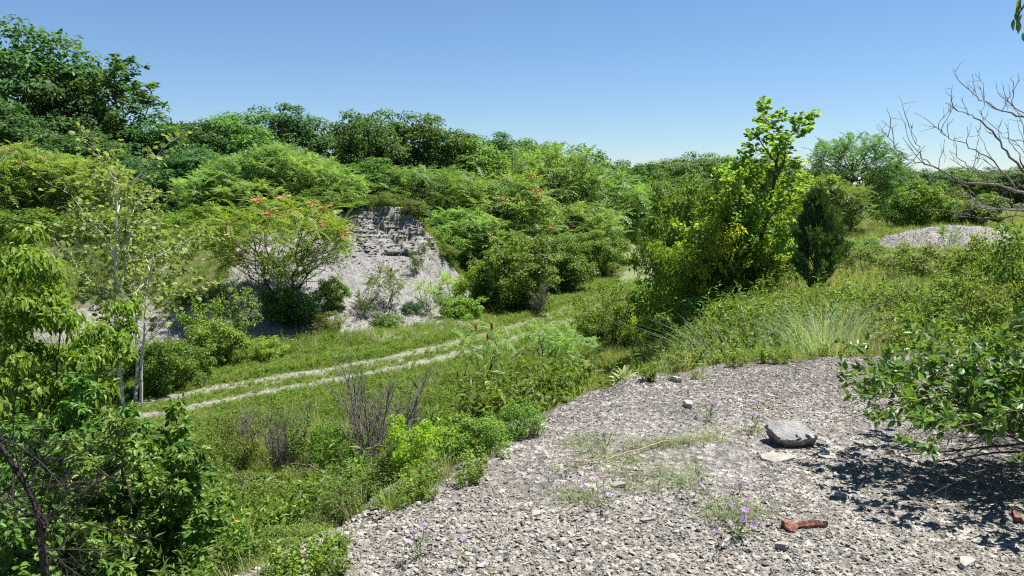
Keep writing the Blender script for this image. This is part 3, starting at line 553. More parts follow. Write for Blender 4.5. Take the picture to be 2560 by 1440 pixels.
# ------------------------------------------------------------------ kinds of plant
K = {}
K['wood_a'] = clump_tree(11, 11, 8, .12, 100, 1.05, 230, ls=.30, mat='dark', leaf='ovate', droop=.5)
K['wood_b'] = clump_tree(12, 10, 7, .14, 95, .95, 230, ls=.28, mat='dark', lump=.3, leaf='ovate', droop=.5)
K['wood_c'] = clump_tree(13, 9, 9, .12, 100, 1.1, 220, ls=.30, mat='mid', lump=.25, flatz=.6)
K['wood_d'] = clump_tree(14, 12, 6.5, .15, 105, .9, 220, ls=.26, mat='deep', lump=.34)
K['open'] = branch_tree(21, 8.5, .14, dict(seg=[10, 7, 6, 4], kids=[13, 7, 6], ang=[38, 45, 45], len=[.5, .5, .42], wob=[.05, .1, .14, .2], up=[.01, .05, .03, .0], nleaf=7, **{'from': [.3, .25, .2]}), 'ovate', .27, 1, 'mid', 'bark')
K['ail_a'] = sumac_tree(31, 6.5, 7, 95, 11, 1.0, .15, .13, pins=PINF, mat='ail')
K['ail_b'] = sumac_tree(32, 6, 6, 80, 11, .95, .1, .12, pins=PINF, mat='ail', seeds=14)
K['ail_c'] = sumac_tree(33, 7, 6.5, 90, 11, .95, .1, .12, 3, pins=PINF, mat='ail2')
K['sumac_small'] = sumac_tree(34, 1.6, 1.5, 15, 8, .42, .25, .025, 3, mat='ail2')
K['sumac_fruit'] = sumac_tree(35, 1.5, 1.7, 14, 8, .45, .2, .025, 3, mat='mid', fruit=5)
K['shrub_a'] = clump_tree(41, 2., 2.2, .04, 46, .29, 150, ls=.105, leaf='fleck', tr=.025, stems=5, mat='fresh', bark='barkd', flatz=.8, lump=.3)
K['shrub_b'] = clump_tree(42, 2., 2., .05, 46, .28, 150, ls=.092, leaf='fleck', tr=.022, stems=6, mat='olive', bark='barkd', flatz=.9, lump=.35)
K['shrub_c'] = clump_tree(43, 2.4, 1.9, .06, 48, .29, 150, ls=.12, leaf='ovate', tr=.025, stems=5, mat='mid', bark='bark', flatz=1., lump=.35, droop=.5)
K['shrub_d'] = clump_tree(44, 1.5, 2.4, .02, 50, .28, 150, ls=.088, leaf='fleck', tr=.02, stems=7, mat='olive', bark='barkd', flatz=.7, lump=.35)
K['bush_tree'] = clump_tree(45, 4.6, 3.8, .06, 74, .44, 170, ls=.15, leaf='ovate', tr=.05, stems=4, mat='mid', bark='bark', flatz=.75, lump=.3, droop=.5)
K['bush_tree_b'] = clump_tree(46, 4.4, 3.2, .08, 72, .38, 170, ls=.15, leaf='lance', tr=.05, stems=3, mat='mid', bark='bark', flatz=.8, lump=.35, droop=.6)
K['sapling'] = clump_tree(47, 2.6, 1.2, .12, 26, .26, 60, ls=.13, leaf='lance', tr=.025, stems=1, mat='fresh', bark='bark', flatz=.7, lump=.35, droop=.5)
K['thin_bush'] = branch_tree(48, 1.7, .018, dict(seg=[6, 5, 4], kids=[9, 6], ang=[35, 45], len=[.5, .45], wob=[.1, .16, .2], up=[.04, .04, .0], nleaf=7, **{'from': [.2, .2]}), 'ovate', .075, 1, 'mid', 'bark', starts=[((math.cos(a) * .05, math.sin(a) * .05, -.1), (math.cos(a) * .45, math.sin(a) * .45, 1), .8 + .3 * math.sin(a * 3), 1) for a in np.arange(6) * 1.05])
K['twiggy'] = branch_tree(49, 1.9, .021, dict(seg=[8, 6, 5, 4], kids=[10, 6, 4], ang=[20, 28, 38], len=[.55, .5, .45], wob=[.06, .1, .13, .16], up=[.03, .03, .02, .0], nleaf=1, taper=.45, thin=.6, **{'from': [.15, .2, .2]}), None, bark='dead', starts=[((math.cos(a) * .06, math.sin(a) * .06, -.1), (math.cos(a) * .28, math.sin(a) * .28, 1), .7 + .3 * math.sin(a * 2.3 + 1), 1) for a in np.arange(11) * .571])
K['twiggy_low'] = branch_tree(50, 1.2, .017, dict(thin=.6, taper=.4, seg=[6, 5, 5], kids=[8, 6], ang=[40, 45], len=[.6, .5], wob=[.14, .18, .2], up=[.0, .0, -.02], nleaf=1, **{'from': [.15, .15]}), None, bark='deadw', starts=[((0, 0, -.1), (math.cos(a) * .9, math.sin(a) * .9, 1), .8 + .3 * math.sin(a * 2.3), 1) for a in np.arange(6) * 1.05])
K['cedar'] = cedar(51)
K['cedar_b'] = cedar(52, 2.2, 1.0, 3600)

COUNT = 0
def plant_at(kind, name, label, cat, px, base, top, wpx=None, mat=None, group=None):
    return plant(kind, name, label, cat, px, float(on_ground(px, base, 5.)[1]), top, wpx, mat, group)
def plant(kind, name, label, cat, px, Y, top, wpx=None, mat=None, group=None, rz=None, zoff=-.04, bark=None):
    """stand a plant on the ground at column px and distance Y; its crown tops out at row `top`"""
    global COUNT; COUNT += 1; k = K[kind]; zt = at(px, top, Y)[2]
    x = (px - 1280) / FPX * (Y * math.cos(PITCH) + 2.0 * math.sin(PITCH)); z = float(surf_z(x, Y)) + zoff; H = max(zt - z, .25)
    W = (wpx * Y / FPX) if wpx else k['W'] * H / k['H']; t = thing(name, label, cat, (x, Y, z), COUNT * 2.399 if rz is None else rz, (W / k['W'], W / k['W'], H / k['H']), group)
    for pn, me, *lo in k['parts']: link(pn, me, t, lo[0] if lo else None, mat=M[mat] if (mat and pn == 'crown') else (M[bark] if bark and pn == 'trunk' else None))
    return t
# ------------------------------------------------------------------ the wood behind, left to right
GW = 'trees of the wood along the skyline'
T = lambda kind, label, px, Y, top, wpx=None, mat=None, name='broadleaf_tree', group=GW: plant(kind, name, label, 'tree', px, Y, top, wpx, mat, group)
T('wood_a', 'tallest dark tree, cut by the left edge of the picture', 80, 55, 78, 400, 'deep')
T('wood_d', 'dark tree beside the tallest one, its crown stepping down', 200, 54, 185, 210, 'deep')
T('wood_b', 'dark tree filling the gap low between the tallest tree and the thin one', 30, 50, 260, 330, 'deep')
T('open', 'thin airy tree with sky showing through its crown', 345, 58, 145, 250, 'dark')
T('wood_c', 'dark low tree under the thin airy tree', 330, 56, 300, 330, 'deep')
T('wood_b', 'dark tree right of the thin airy tree, dipping skyline', 470, 62, 298, 230, 'deep')
T('wood_a', 'round dark tree behind the pale umbrella-leaved trees', 585, 66, 282, 250, 'dark')
T('wood_d', 'bluish dark tree rising highest behind the pale umbrella-leaved trees', 705, 72, 262, 210, 'deep')
T('wood_c', 'broad dark tree between the bluish one and the twin domes', 800, 74, 305, 240, 'dark')
T('wood_b', 'dark tree forming the left of twin domes above the outcrop', 930, 60, 276, 210, 'dark')
T('wood_a', 'dark tree forming the right of twin domes above the outcrop', 1062, 62, 290, 220, 'dark')
T('wood_c', 'yellowish green tree on the falling skyline past the twin domes', 1165, 64, 345, 260, 'mid')
T('wood_d', 'bluish far tree on the skyline above the yellowish green one', 1235, 95, 333, 190, 'deep')
T('wood_b', 'small-topped tree under the distant blue hill', 1330, 90, 355, 180, 'dark')
T('wood_c', 'dark tree closing the falling skyline by the track', 1430, 84, 372, 210, 'dark')
T('wood_a', 'dark tree low in the wood above the shale gully', 1160, 56, 430, 260, 'dark')
T('wood_b', 'dark tree low in the wood behind the outcrop grass', 905, 52, 400, 260, 'dark')
T('wood_c', 'dark tree low in the wood behind the brown bank', 430, 50, 380, 330, 'deep')
T('wood_b', 'dark tree low at the left between sumacs and tall wood', 190, 48, 330, 300, 'deep')
T('wood_c', 'dark tree low in the wood behind the fourth pale umbrella-leaved tree', 760, 54, 385, 260, 'dark')
T('wood_a', 'dark tree in shade above the bend of the track', 1600, 92, 440, 200, 'dark')
GF = 'trees of the far wood beyond the track'
ORD = 'first second third fourth fifth sixth seventh eighth ninth tenth'.split()
far = [(1480, 130, 405, 150, 'dark'), (1545, 140, 412, 140, 'mid'), (1600, 125, 404, 150, 'dark'), (1660, 132, 398, 150, 'mid'), (1720, 120, 386, 170, 'dark'), (1785, 128, 388, 160, 'dark'), (1850, 124, 392, 160, 'mid'), (1920, 130, 396, 150, 'dark'), (1690, 110, 440, 170, 'dark'), (1610, 105, 455, 170, 'mid'), (1770, 108, 450, 170, 'deep')]
for i, (px, Y, top, wp, mt) in enumerate(far):
    T(['wood_a', 'wood_c', 'wood_b'][i % 3], 'far wood tree beyond the track, %s from the left %s' % (ORD[i if i < 8 else [1, 0, 2][i - 8]], 'on the skyline' if i < 8 else 'in the lower row'), px, Y, top, wp, mt, group=GF)
GR = 'dark trees along the far side of the open field'
for i, px in enumerate((2000, 2060, 2215, 2270, 2320, 2375, 2430, 2480, 2530, 2585)):
    T(['wood_b', 'wood_c', 'wood_a'][i % 3], 'dark tree in the far row beyond the gravel heap, %s from the left' % ORD[i], px, 100 + 9 * (i % 4), [425, 415, 408, 430, 424, 418, 426, 420, 424, 418][i], 130, ['dark', 'deep', 'dark'][i % 3], group=GR)
T('open', 'pale wispy tree peeping out beside the cottonwood top', 1955, 70, 366, 150, 'mid', group=None)
# umbrella-leaved trees of the nearer edge
S = lambda kind, label, px, Y, top, wpx=None, mat=None, group='trees of heaven at the wood edge': plant(kind, 'tree_of_heaven', label, 'tree', px, Y, top, wpx, mat, group)
S('ail_b', 'yellow-green sumac at the left edge, over the grassy plateau', 15, 40, 352, 210, 'ail3')
S('ail_c', 'yellow-green sumac just behind the white-barked aspen', 240, 41, 395, 170, 'ail3')
S('ail_a', 'yellow-green sumac between the aspen and the left edge sumac', 130, 42, 375, 190, 'ail3')
S('ail_c', 'pale umbrella-leaved tree, leftmost and lowest of the five pale ones', 520, 45, 425, 150, 'ail2')
S('ail_a', 'pale umbrella-leaved tree, second from the left of the five pale ones', 598, 46, 385, 165, 'ail2')
S('ail_c', 'pale umbrella-leaved tree, tallest and middle of the five pale ones', 690, 46.5, 360, 185, 'ail2')
S('ail_a', 'pale umbrella-leaved tree, fourth from the left of the five pale ones', 770, 46, 385, 165, 'ail2')
S('ail_c', 'umbrella-leaved tree right end of the five pale ones, next to the twin domes', 838, 45.5, 415, 150, 'ail')
S('ail_a', 'low pale umbrella-leaved tree in front of the five pale ones', 640, 44, 450, 180, 'ail2')
S('ail_a', 'bluish umbrella-leaved tree right above the outcrop', 1050, 50, 415, 240, 'ail')
S('ail_b', 'umbrella-leaved tree carrying rows of orange seed clusters', 1270, 51, 430, 280, 'ail')
S('ail_a', 'big round umbrella-leaved tree rising past the orange seeded one', 1385, 62, 362, 250, 'ail')
S('ail_c', 'rounded greyish tree hanging over the left side of the track', 1510, 66, 425, 230, 'ail')
S('ail_a', 'low umbrella-leaved tree under the big round one', 1440, 58, 505, 210, 'ail')
S('ail_c', 'low fresh tree over the shale gully', 1150, 46, 520, 180, 'ail2')
S('ail_b', 'low tree with a few orange seeds right of the gully', 1225, 47, 545, 190, 'ail2')
S('ail_a', 'dark umbrella-leaved tree alone on the skyline by the cedar', 2125, 42, 336, 215, 'dark', None)
S('ail_c', 'lower umbrella-leaved tree tucked behind the cedar', 2060, 38, 440, 190, 'mid', None)
# ridge shrubs and thickets in front of the wood
B = lambda kind, label, px, Y, top, wpx=None, mat=None, group=None, name='shrub': plant(kind, name, label, 'shrub', px, Y, top, wpx, mat, group)
B('shrub_b', 'golden low shrub on the grassy top of the outcrop', 965, 42, 480, 100, 'olive')
B('shrub_a', 'golden low shrub over the right shoulder of the outcrop', 1030, 42, 498, 90, 'olive')
B('shrub_c', 'low green shrub at the left end of the outcrop top', 885, 41.6, 505, 90, 'mid')
B('shrub_c', 'dense dark shrub beneath the five pale trees', 820, 43, 470, 150, 'mid')
B('shrub_a', 'green shrub on the ridge left of the seeded sumac', 500, 42, 505, 120, 'fresh')
B('shrub_d', 'low dark shrub in the grass under the left sumacs', 60, 38, 520, 260, 'mid')
B('shrub_d', 'low dark shrub on the plateau behind the aspen', 280, 39, 520, 240, 'mid')
B('shrub_d', 'low green shrub on the plateau rim before the five pale trees', 430, 40, 535, 190, 'fresh')
B('bush_tree', 'big leafy thicket left of the track, largest by the bend', 1295, 39.5, 588, 210, 'mid', name='thicket')
B('shrub_a', 'bright shrub in front of the big leafy thicket', 1190, 38.6, 655, 110, 'lime')
B('bush_tree', 'leafy thicket right behind the largest one by the bend', 1390, 46, 590, 150, 'mid', name='thicket')
B('shrub_b', 'pale olive shrub on the verge between thicket and track', 1420, 46.5, 640, 130, 'olive')
B('bush_tree_b', 'green thicket under the trees where the track vanishes', 1470, 54, 570, 150, 'ail', name='thicket')
B('shrub_a', 'fresh shrub at the left edge of the vanishing track', 1508, 55, 625, 80, 'fresh')
B('shrub_c', 'bluish green shrub over the vanishing track, left side', 1515, 62, 560, 80, 'ail')
B('shrub_a', 'green shrub climbing the bank right of the outcrop', 1110, 43.5, 560, 110, 'fresh')
B('shrub_b', 'sparse shrub low in the shale gully', 1110, 41.5, 610, 80, 'mid')
B('twiggy', 'bare grey brush standing above the thicket by the track', 1345, 44, 600, 90, None, name='dead_shrub')
B('twiggy', 'bare grey stems under the trees where the track vanishes', 1490, 57, 545, 70, None, name='dead_shrub')
B('twiggy', 'bare twigs at the foot of the big leafy thicket', 1345, 38, 700, 60, None, name='dead_shrub')
plant('cedar_b', 'cedar_tree', 'small dark young cedar at the scree foot', 'tree', 1217, 38, 652, 75)
K['bank_sumac'] = sumac_tree(36, 5., 5.6, 88, 9, .8, .30, .07, 4, mat='mid', seeds=17)
plant('bank_sumac', 'sumac_tree', 'spreading sumac with orange seed clusters growing on the bank beside the scree', 'tree', 698, 33.2, 495, 345, 'fresh', rz=.4)
B('shrub_c', 'dark leafy skirt of brush at the foot of the seeded sumac', 712, 32.6, 715, 130, 'dark')
SC = 'little bushes on the scree'
B('sumac_fruit', 'open green bush in the middle of the scree', 965, 35.6, 668, 110, 'mid', SC)
B('sumac_fruit', 'fresh bush with red fruit lower right on the scree', 1062, 36.6, 700, 75, 'ail2', SC)
B('shrub_c', 'low bush on the scree right beside the seeded sumac', 825, 34.4, 690, 70, 'fresh', SC)
B('thin_bush', 'tiny sapling on the upper scree below the shoulder', 1042, 39, 612, 40, 'fresh', SC)
B('thin_bush', 'tiny sapling low on the scree left of the open bush', 908, 34.6, 722, 40, 'fresh', SC)
B('shrub_d', 'dark little cushion bush at the scree foot', 1025, 36, 755, 45, 'deep', SC)
B('shrub_a', 'round bush where the scree meets the verge grass', 965, 34.2, 780, 75, 'fresh', SC)
B('shrub_d', 'low weedy bush in front of the seeded sumac on gravel', 810, 32.4, 775, 90, 'olive', SC)
B('sumac_small', 'bright tree seedling right of the red-fruited bush', 1130, 38.5, 680, 70, 'lime', SC)
B('shrub_a', 'bushy shrub at the verge below the small cedar', 1150, 36.5, 735, 110, 'fresh', SC)
# right of the track
plant('bush_tree', 'thicket', 'broad green thicket right of the track, before the cottonwood', 'shrub', 1700, 26, 440, 200, 'fresh')
plant('bush_tree_b', 'thicket', 'dark dense thicket leaning over the track from the right', 'shrub', 1700, 42, 500, 150, 'mid')
plant('bush_tree_b', 'thicket', 'dark low thicket at the right rim of the track', 'shrub', 1715, 32, 560, 130, 'mid')
plant('bush_tree', 'thicket', 'leafy thicket under the cottonwood, to its right', 'shrub', 1960, 24, 440, 170, 'lime')
plant('bush_tree', 'thicket', 'leafy thicket under the cottonwood, at its foot', 'shrub', 1870, 20, 600, 190, 'lime')
plant('bush_tree_b', 'thicket', 'large-leaved thicket left of the yellow sapling', 'shrub', 1730, 20.5, 580, 190, 'fresh')
plant('bush_tree_b', 'thicket', 'olive thicket above the yellow sapling', 'shrub', 1780, 22.5, 470, 180, 'fresh')
plant('sapling', 'yellow_sapling', 'yellowing sapling glowing in front of the dark thicket', 'tree', 1800, 19.5, 548, 110, 'yellow')
CW = dict(seg=[12, 7, 6, 5], kids=[13, 5, 4], ang=[32, 42, 45], len=[.36, .55, .6], wob=[.03, .09, .13, .2], up=[.02, .08, .04, .0], nleaf=7, leaf_from=2, short=.6, **{'from': [.1, .2, .2]})
K['cottonwood'] = branch_tree(61, 5.2, .06, CW, 'round', .082, 2, 'cotton', 'bark', leafk=dict(droop=.5, upn=.15, off=.05))
K['cottonwood_b'] = branch_tree(62, 4.0, .05, dict(CW, ang=[40, 42, 45], len=[.46, .55, .6], kids=[16, 7, 4]), 'round', .085, 1, 'cotton', 'bark', leafk=dict(droop=.5, upn=.15, off=.05))
GC = 'cottonwoods beside the track'
plant('cottonwood', 'cottonwood_tree', 'bright cottonwood with the highest top right of the track', 'tree', 1872, 21, 250, 235, 'cotton', GC, rz=.5)
plant('cottonwood_b', 'cottonwood_tree', 'lower bright cottonwood beside the highest one, nearer the cedar', 'tree', 1895, 20, 415, 150, 'cotton', GC)
plant('cottonwood_b', 'cottonwood_tree', 'bright cottonwood directly left of the highest one', 'tree', 1775, 20.3, 420, 200, 'cotton', GC)
plant('cottonwood_b', 'cottonwood_tree', 'bright olive cottonwood farthest left of the group, over the track', 'tree', 1705, 21.5, 460, 170, 'fresh', GC)
plant('cedar', 'cedar_tree', 'dark bushy red cedar standing at the rim of the field', 'tree', 2035, 17.4, 468, 160)
# right-hand field
GFD = 'shrubs over the open field'
fld = [('shrub_b', 2230, 48, 470, 110, 'mid', 'thin grey-green shrub at the back of the field right of the lone tree'), ('shrub_c', 2300, 46, 450, 120, 'mid', 'taller green shrub at the back of the field behind the heap'), ('shrub_a', 2370, 50, 470, 110, 'olive', 'yellowish shrub at the back of the field above the heap'), ('shrub_c', 2450, 47, 485, 120, 'mid', 'green shrub at the back of the field under the dead branches'),
       ('shrub_b', 2310, 20, 610, 150, 'olive', 'fine-leaved shrub in front of the gravel heap'), ('shrub_d', 2160, 22, 610, 170, 'olive', 'spreading low shrub just right of the cedar'), ('shrub_b', 2440, 15, 585, 170, 'mid', 'fine-leaved shrub under the dead branches'), ('shrub_a', 2540, 13.5, 560, 190, 'mid', 'green shrub on the right edge below the dead tree'),
       ('shrub_d', 2250, 14, 720, 190, 'olive', 'low yellowish shrub between bluegrass clump and honeysuckle'), ('shrub_b', 2390, 12, 690, 200, 'mid', 'tangled fine shrub behind the honeysuckle'), ('shrub_d', 2500, 10.5, 690, 210, 'olive', 'tangled shrub on the right edge behind the honeysuckle'), ('shrub_a', 1900, 16, 745, 200, 'olive', 'low round shrub before the cedar foot, left side'),
       ('shrub_d', 2090, 15.5, 710, 180, 'olive', 'yellow-green low shrub before the cedar foot, right side'), ('shrub_a', 2120, 26, 590, 130, 'mid', 'small shrub in the field behind the cedar'), ('shrub_a', 1990, 14.5, 765, 150, 'fresh', 'low fresh shrub behind the bluegrass clump'), ('shrub_d', 2180, 11.8, 775, 170, 'olive', 'olive-gold low shrub right of the tall grass')]
for kd, px, Y, top, wp, mt, lb in fld: B(kd, lb, px, Y, top, wp, mt, GFD)
plant('sumac_small', 'sumac_sapling', 'little dark sumac sapling standing on the gravel heap', 'tree', 2368, 28.6, 560, 60, 'ail')
# slope between the track and the mound
GS = 'shrubs on the slope above the track'
slp = [('thin_bush', 1530, 870, 700, 150, 'mid', 'slender leafy sapling right of the track crossing'), ('shrub_b', 1490, 860, 770, 110, 'mid', 'rounded dark shrub at the foot of the slender sapling'), ('shrub_a', 1605, 860, 775, 80, 'lime', 'bright yellow-green shrub below the slender sapling'), ('shrub_c', 1650, 860, 705, 150, 'fresh', 'leafy shrub in front of the dark thicket by the track'),
       ('shrub_c', 1760, 845, 730, 180, 'fresh', 'leafy shrub under the yellow sapling'), ('sumac_small', 1370, 945, 800, 150, 'ail2', 'open young sumac between track and mound'), ('sumac_small', 1455, 935, 845, 110, 'ail2', 'low bright sumac above the mullein'), ('sumac_fruit', 1215, 965, 805, 150, 'ail2', 'feathery young sumac overlapping the track bend'),
       ('shrub_a', 1060, 1240, 1045, 170, 'lime', 'yellow-green honeysuckle bush at the mound foot'), ('shrub_a', 1190, 1190, 1060, 170, 'fresh', 'green bush tucked against the mound crest'), ('shrub_b', 990, 1280, 1130, 170, 'mid', 'dark green bush below the bare twiggy shrub'),
       ('shrub_b', 830, 1190, 1060, 140, 'fresh', 'fine olive bush left of the bare twiggy shrub'), ('thin_bush', 720, 1180, 1020, 170, 'mid', 'leafy bush with dead stems rising from it'), ('shrub_d', 640, 1260, 1170, 170, 'olive', 'low wide bush in the hollow left of the mound'), ('shrub_a', 780, 1300, 1180, 170, 'fresh', 'fresh green bush low in the hollow'),
       ('shrub_d', 890, 1340, 1230, 200, 'olive', 'low olive bush close under the mound edge'), ('thin_bush', 570, 1200, 1040, 160, 'olive', 'green bush right of the broad-leaved shrub'), ('shrub_c', 520, 925, 800, 130, 'mid', 'dark green bush on the verge behind the aspen stems'), ('thin_bush', 545, 900, 720, 170, 'fresh', 'feathery bush left of the track by the lower gravel'),
       ('shrub_a', 450, 960, 850, 130, 'mid', 'bush right of the aspen stems'), ('shrub_b', 650, 905, 840, 100, 'fresh', 'low bush at the verge below the lower gravel'), ('shrub_c', 385, 985, 860, 120, 'mid', 'shady bush right behind the aspen stems'), ('shrub_b', 150, 1010, 860, 260, 'mid', 'shady bush under the lime-leaved tree'),
       ('shrub_b', 1290, 1090, 1000, 120, 'fresh', 'pale weedy shrub on the slope before the mound crest'), ('thin_bush', 1130, 1110, 1020, 140, 'fresh', 'pale weedy shrub left of the mound crest'), ('thin_bush', 640, 1090, 1020, 110, 'olive', 'grey-green bush by the near edge of the track'), ('shrub_d', 720, 1400, 1310, 180, 'olive', 'bright weedy bush at the very bottom beside the mound edge')]
for kd, px, bs, top, wp, mt, lb in slp: plant_at(kd, 'shrub', lb, 'shrub', px, bs, top, wp, mt, GS)
DD = lambda kd, label, px, bs, top, wp: plant_at(kd, 'dead_shrub', label, 'shrub', px, bs, top, wp)
DD('twiggy', 'thin dead stems rising low in the hollow beside the fresh bush', 800, 1330, 1180, 90); DD('twiggy_low', 'low dead tangle at the foot of the broad-leaved shrub', 560, 1290, 1160, 170); DD('twiggy', 'dead stems between the low wide bush and the track', 600, 1130, 1000, 80)
plant_at('sumac_small', 'sumac_sapling', 'yellowing feathery sumac seedling at the bottom edge of the hollow', 'shrub', 565, 1425, 1335, 130, 'ail3')
DD('twiggy', 'bare grey twiggy shrub standing in front of the track', 925, 1200, 850, 180)
DD('twiggy', 'bare thin twigs right of the bare twiggy shrub', 1010, 1120, 940, 110)
DD('twiggy_low', 'grey tangled dead bush leaning at the mound foot', 890, 1240, 1080, 220)
DD('twiggy', 'pale dead stems standing in the leafy bush of the hollow', 690, 1200, 985, 110)
DD('twiggy_low', 'low dead tangle left of the sumacs on the slope', 1230, 1080, 985, 130)
B('twiggy_low', 'dead tangle in the shrubs right of the cedar', 2210, 13.5, 690, 170, None, name='dead_shrub')
# left foreground
K['lime_tree'] = clump_tree(71, 4.0, 3.0, .25, 95, .32, 190, ls=.112, leaf='ovate', tr=.05, stems=2, mat='boxelder', bark='barkd', flatz=.45, lump=.25, droop=.8, upn=1.1)
plant('lime_tree', 'box_elder_tree', 'lime-leaved tree at the left edge with drooping layered leaves', 'tree', 55, 12.5, 582, 400, 'boxelder')
AP = dict(seg=[12, 7, 5, 4], kids=[13, 6, 3], ang=[44, 42, 48], len=[.44, .5, .5], wob=[.035, .11, .15, .2], up=[.01, .07, .03, -.02], nleaf=4, taper=.25, thin=.42, **{'from': [.42, .3, .25]})
K['aspen'] = branch_tree(74, 4.7, .047, AP, 'round', .092, 1, 'aspen', 'aspenbark', starts=[((0, 0, -.2), (-.02, 0, 1), 1.0, 1), ((.16, .1, -.2), (.03, .05, 1), .86, .75), ((.30, -.02, -.2), (.12, -.03, 1), .7, .62)], leafk=dict(droop=.7, upn=.4, off=.03))
plant('aspen', 'aspen_tree', 'white-barked aspen with three slim stems and pale leaves', 'tree', 283, float(on_ground(295, 1010)[1]), 318, 330, 'aspen', rz=0.)
# near broad-leaved shrub, bottom left
NP = dict(seg=[7, 6, 5, 4], kids=[8, 7, 5], ang=[42, 45, 48], len=[.62, .5, .45], wob=[.09, .12, .16, .2], up=[.02, .03, .02, 0], nleaf=7, thin=.48, **{'from': [.25, .2, .2]})
K['cherry'] = branch_tree(81, 2.3, .06, NP, 'ovate', .082, 2, 'glossy', 'barkd', starts=[((0, 0, -.2), (-.25, 0, 1), 1, 1), ((.1, .1, -.2), (.35, .2, 1), .95, .7), ((-.1, .1, -.2), (.1, .5, 1), .8, .6)], leafk=dict(droop=.6, upn=.7, off=.02))
G4 = 'broad-leaved wild cherries below the mound'
plant('cherry', 'wild_cherry', 'dark broad-leaved shrub with a black leaning trunk in the bottom corner', 'shrub', 120, 8.2, 1090, 600, 'glossy', G4, rz=.3)
plant('cherry', 'wild_cherry', 'broad-leaved shrub right of the black leaning trunk', 'shrub', 400, 8.8, 1020, 420, 'glossy', G4, rz=2.1)
plant('cherry', 'wild_cherry', 'broad-leaved shrub hiding the near end of the track', 'shrub', 330, 10.5, 1000, 420, 'mid', G4, rz=4.0)
plant('cherry', 'wild_cherry', 'broad-leaved shrub below the lime-leaved tree on the left edge', 'shrub', 60, 10.8, 960, 460, 'glossy', G4, rz=5.2)
bt = thing('dead_tree', 'black leaning trunk with masses of fine dead twigs in the bottom left corner', 'tree', (0, 0, 0)); tm = MB(); r = np.random.default_rng(97); BY = 6.6
tp = np.array([at(px, py, BY) for px, py in [(118, 1700), (115, 1560), (112, 1430), (100, 1330), (92, 1270), (60, 1205), (10, 1130), (-40, 1060)]]); tb = tp[0].copy(); tb[2] = float(surf_z(tb[0], tb[1])) - .1; tp[0] = tb; bt.location = tb; q = smooth_line(tp, 4); tm.add(*tube(q - tb, np.linspace(.042, .018, len(q)), 8))
TP = dict(seg=[7, 5, 4], kids=[9, 5], ang=[35, 40], len=[.5, .5], wob=[.1, .16, .2], up=[.0, .0, .0], nleaf=1, taper=.35, thin=.55, **{'from': [.12, .15]})
for j in range(20):
    k = r.integers(8, len(q) - 2); grow(r, tm, q[k] - tb, np.array([r.normal(.55, .8), r.normal(-.1, .4), r.normal(.12, .5)]), r.uniform(.5, 1.0), .009, 0, TP, [])
link('branches', tm.mesh('branches', M['barkd'], True), bt)


# ------------------------------------------------------------------ honeysuckle reaching in from the right
HP = dict(seg=[8, 6, 4], kids=[9, 6], ang=[38, 45], len=[.42, .45], wob=[.06, .12, .18], up=[-.085, .02, .02], nleaf=12, leaf_from=1, thin=.45, **{'from': [.3, .2]})
r = np.random.default_rng(91); tm = MB(); A = []; HB = np.array([3.84, 4.2, float(mound_z(3.84, 4.2)) + .0])
for (ax_, ay, az, L) in [(-1, .0, .62, 1.75), (-1, -.15, .55, 1.6), (-1, .16, .66, 1.8), (-1, -.25, .62, 1.5), (-1, .10, .8, 1.6), (-1, .28, .7, 1.7), (-1, -.05, .9, 1.4), (-1, -.3, .8, 1.3), (-1, .2, .95, 1.45), (-1, -.45, .7, 1.4), (-1, .05, .5, 1.6), (-1, .36, .55, 1.6), (-1, -.1, .72, 1.7), (-1, -.5, .95, 1.2), (0, .2, 1, 1.3), (.3, -.3, 1, 1.4), (-.15, -.5, 1.1, 1.2), (.1, .6, .9, 1.2), (.7, .2, .7, 1.2), (.4, -.7, .8, 1.3), (-.1, -.9, .9, 1.2), (-.45, -.9, .9, 1.3), (-.7, -.9, .9, 1.3), (-.75, -.75, .7, 1.3), (-.8, -.6, .62, 1.5), (-.6, -1, .8, 1.4), (-.85, -.75, .75, 1.5), (-.5, -1, .65, 1.5), (-.3, -1, .8, 1.4)]:
    grow(r, tm, HB + r.normal(0, .06, 3) * [1, 1, 0], np.array([ax_, ay, az]), L * 1.0, .012, 0, HP, A)
hs = thing('honeysuckle_shrub', 'honeysuckle with paired green leaves reaching over the gravel on the right', 'shrub', (0, 0, 0)); hs.location = HB
link('stems', MB().add(np.concatenate(tm.v) - HB, np.concatenate(tm.f)).mesh('stems', M['bark'], True), hs)
pos, Rm, s, tv, tf = leaves_at(r, np.concatenate(A), 1, 'ovate', .056, .9, .0, .55, .008)
ok = (pos[:, 2] > mound_z(pos[:, 0], pos[:, 1]) + .33) & ((pos[:, 0] > .64 * pos[:, 1]) | (pos[:, 2] < .56 + .42 * (pos[:, 0] - 1.85))); pos, Rm, s = pos[ok], Rm[ok], s[ok]
big = np.argsort(-(s / pos[:, 1]) * ((pos[:, 0] / pos[:, 1] < .63) & (pos[:, 0] > 0)))[:300]; rest = np.ones(len(pos), bool); rest[big] = False
LM = MB().add(tv, tf).mesh('leaf', M['honey'])
from mathutils import Matrix
for k in big:
    o = link('leaf', LM, hs); o.matrix_local = Matrix.Translation(Vector(pos[k] - HB)) @ Matrix(Rm[k].tolist()).to_4x4() @ Matrix.Scale(float(s[k]), 4)
link('foliage', MB().add(*stamp(tv, tf, pos[rest] - HB, Rm[rest], s[rest])).mesh('foliage', M['honey']), hs, kind='stuff')

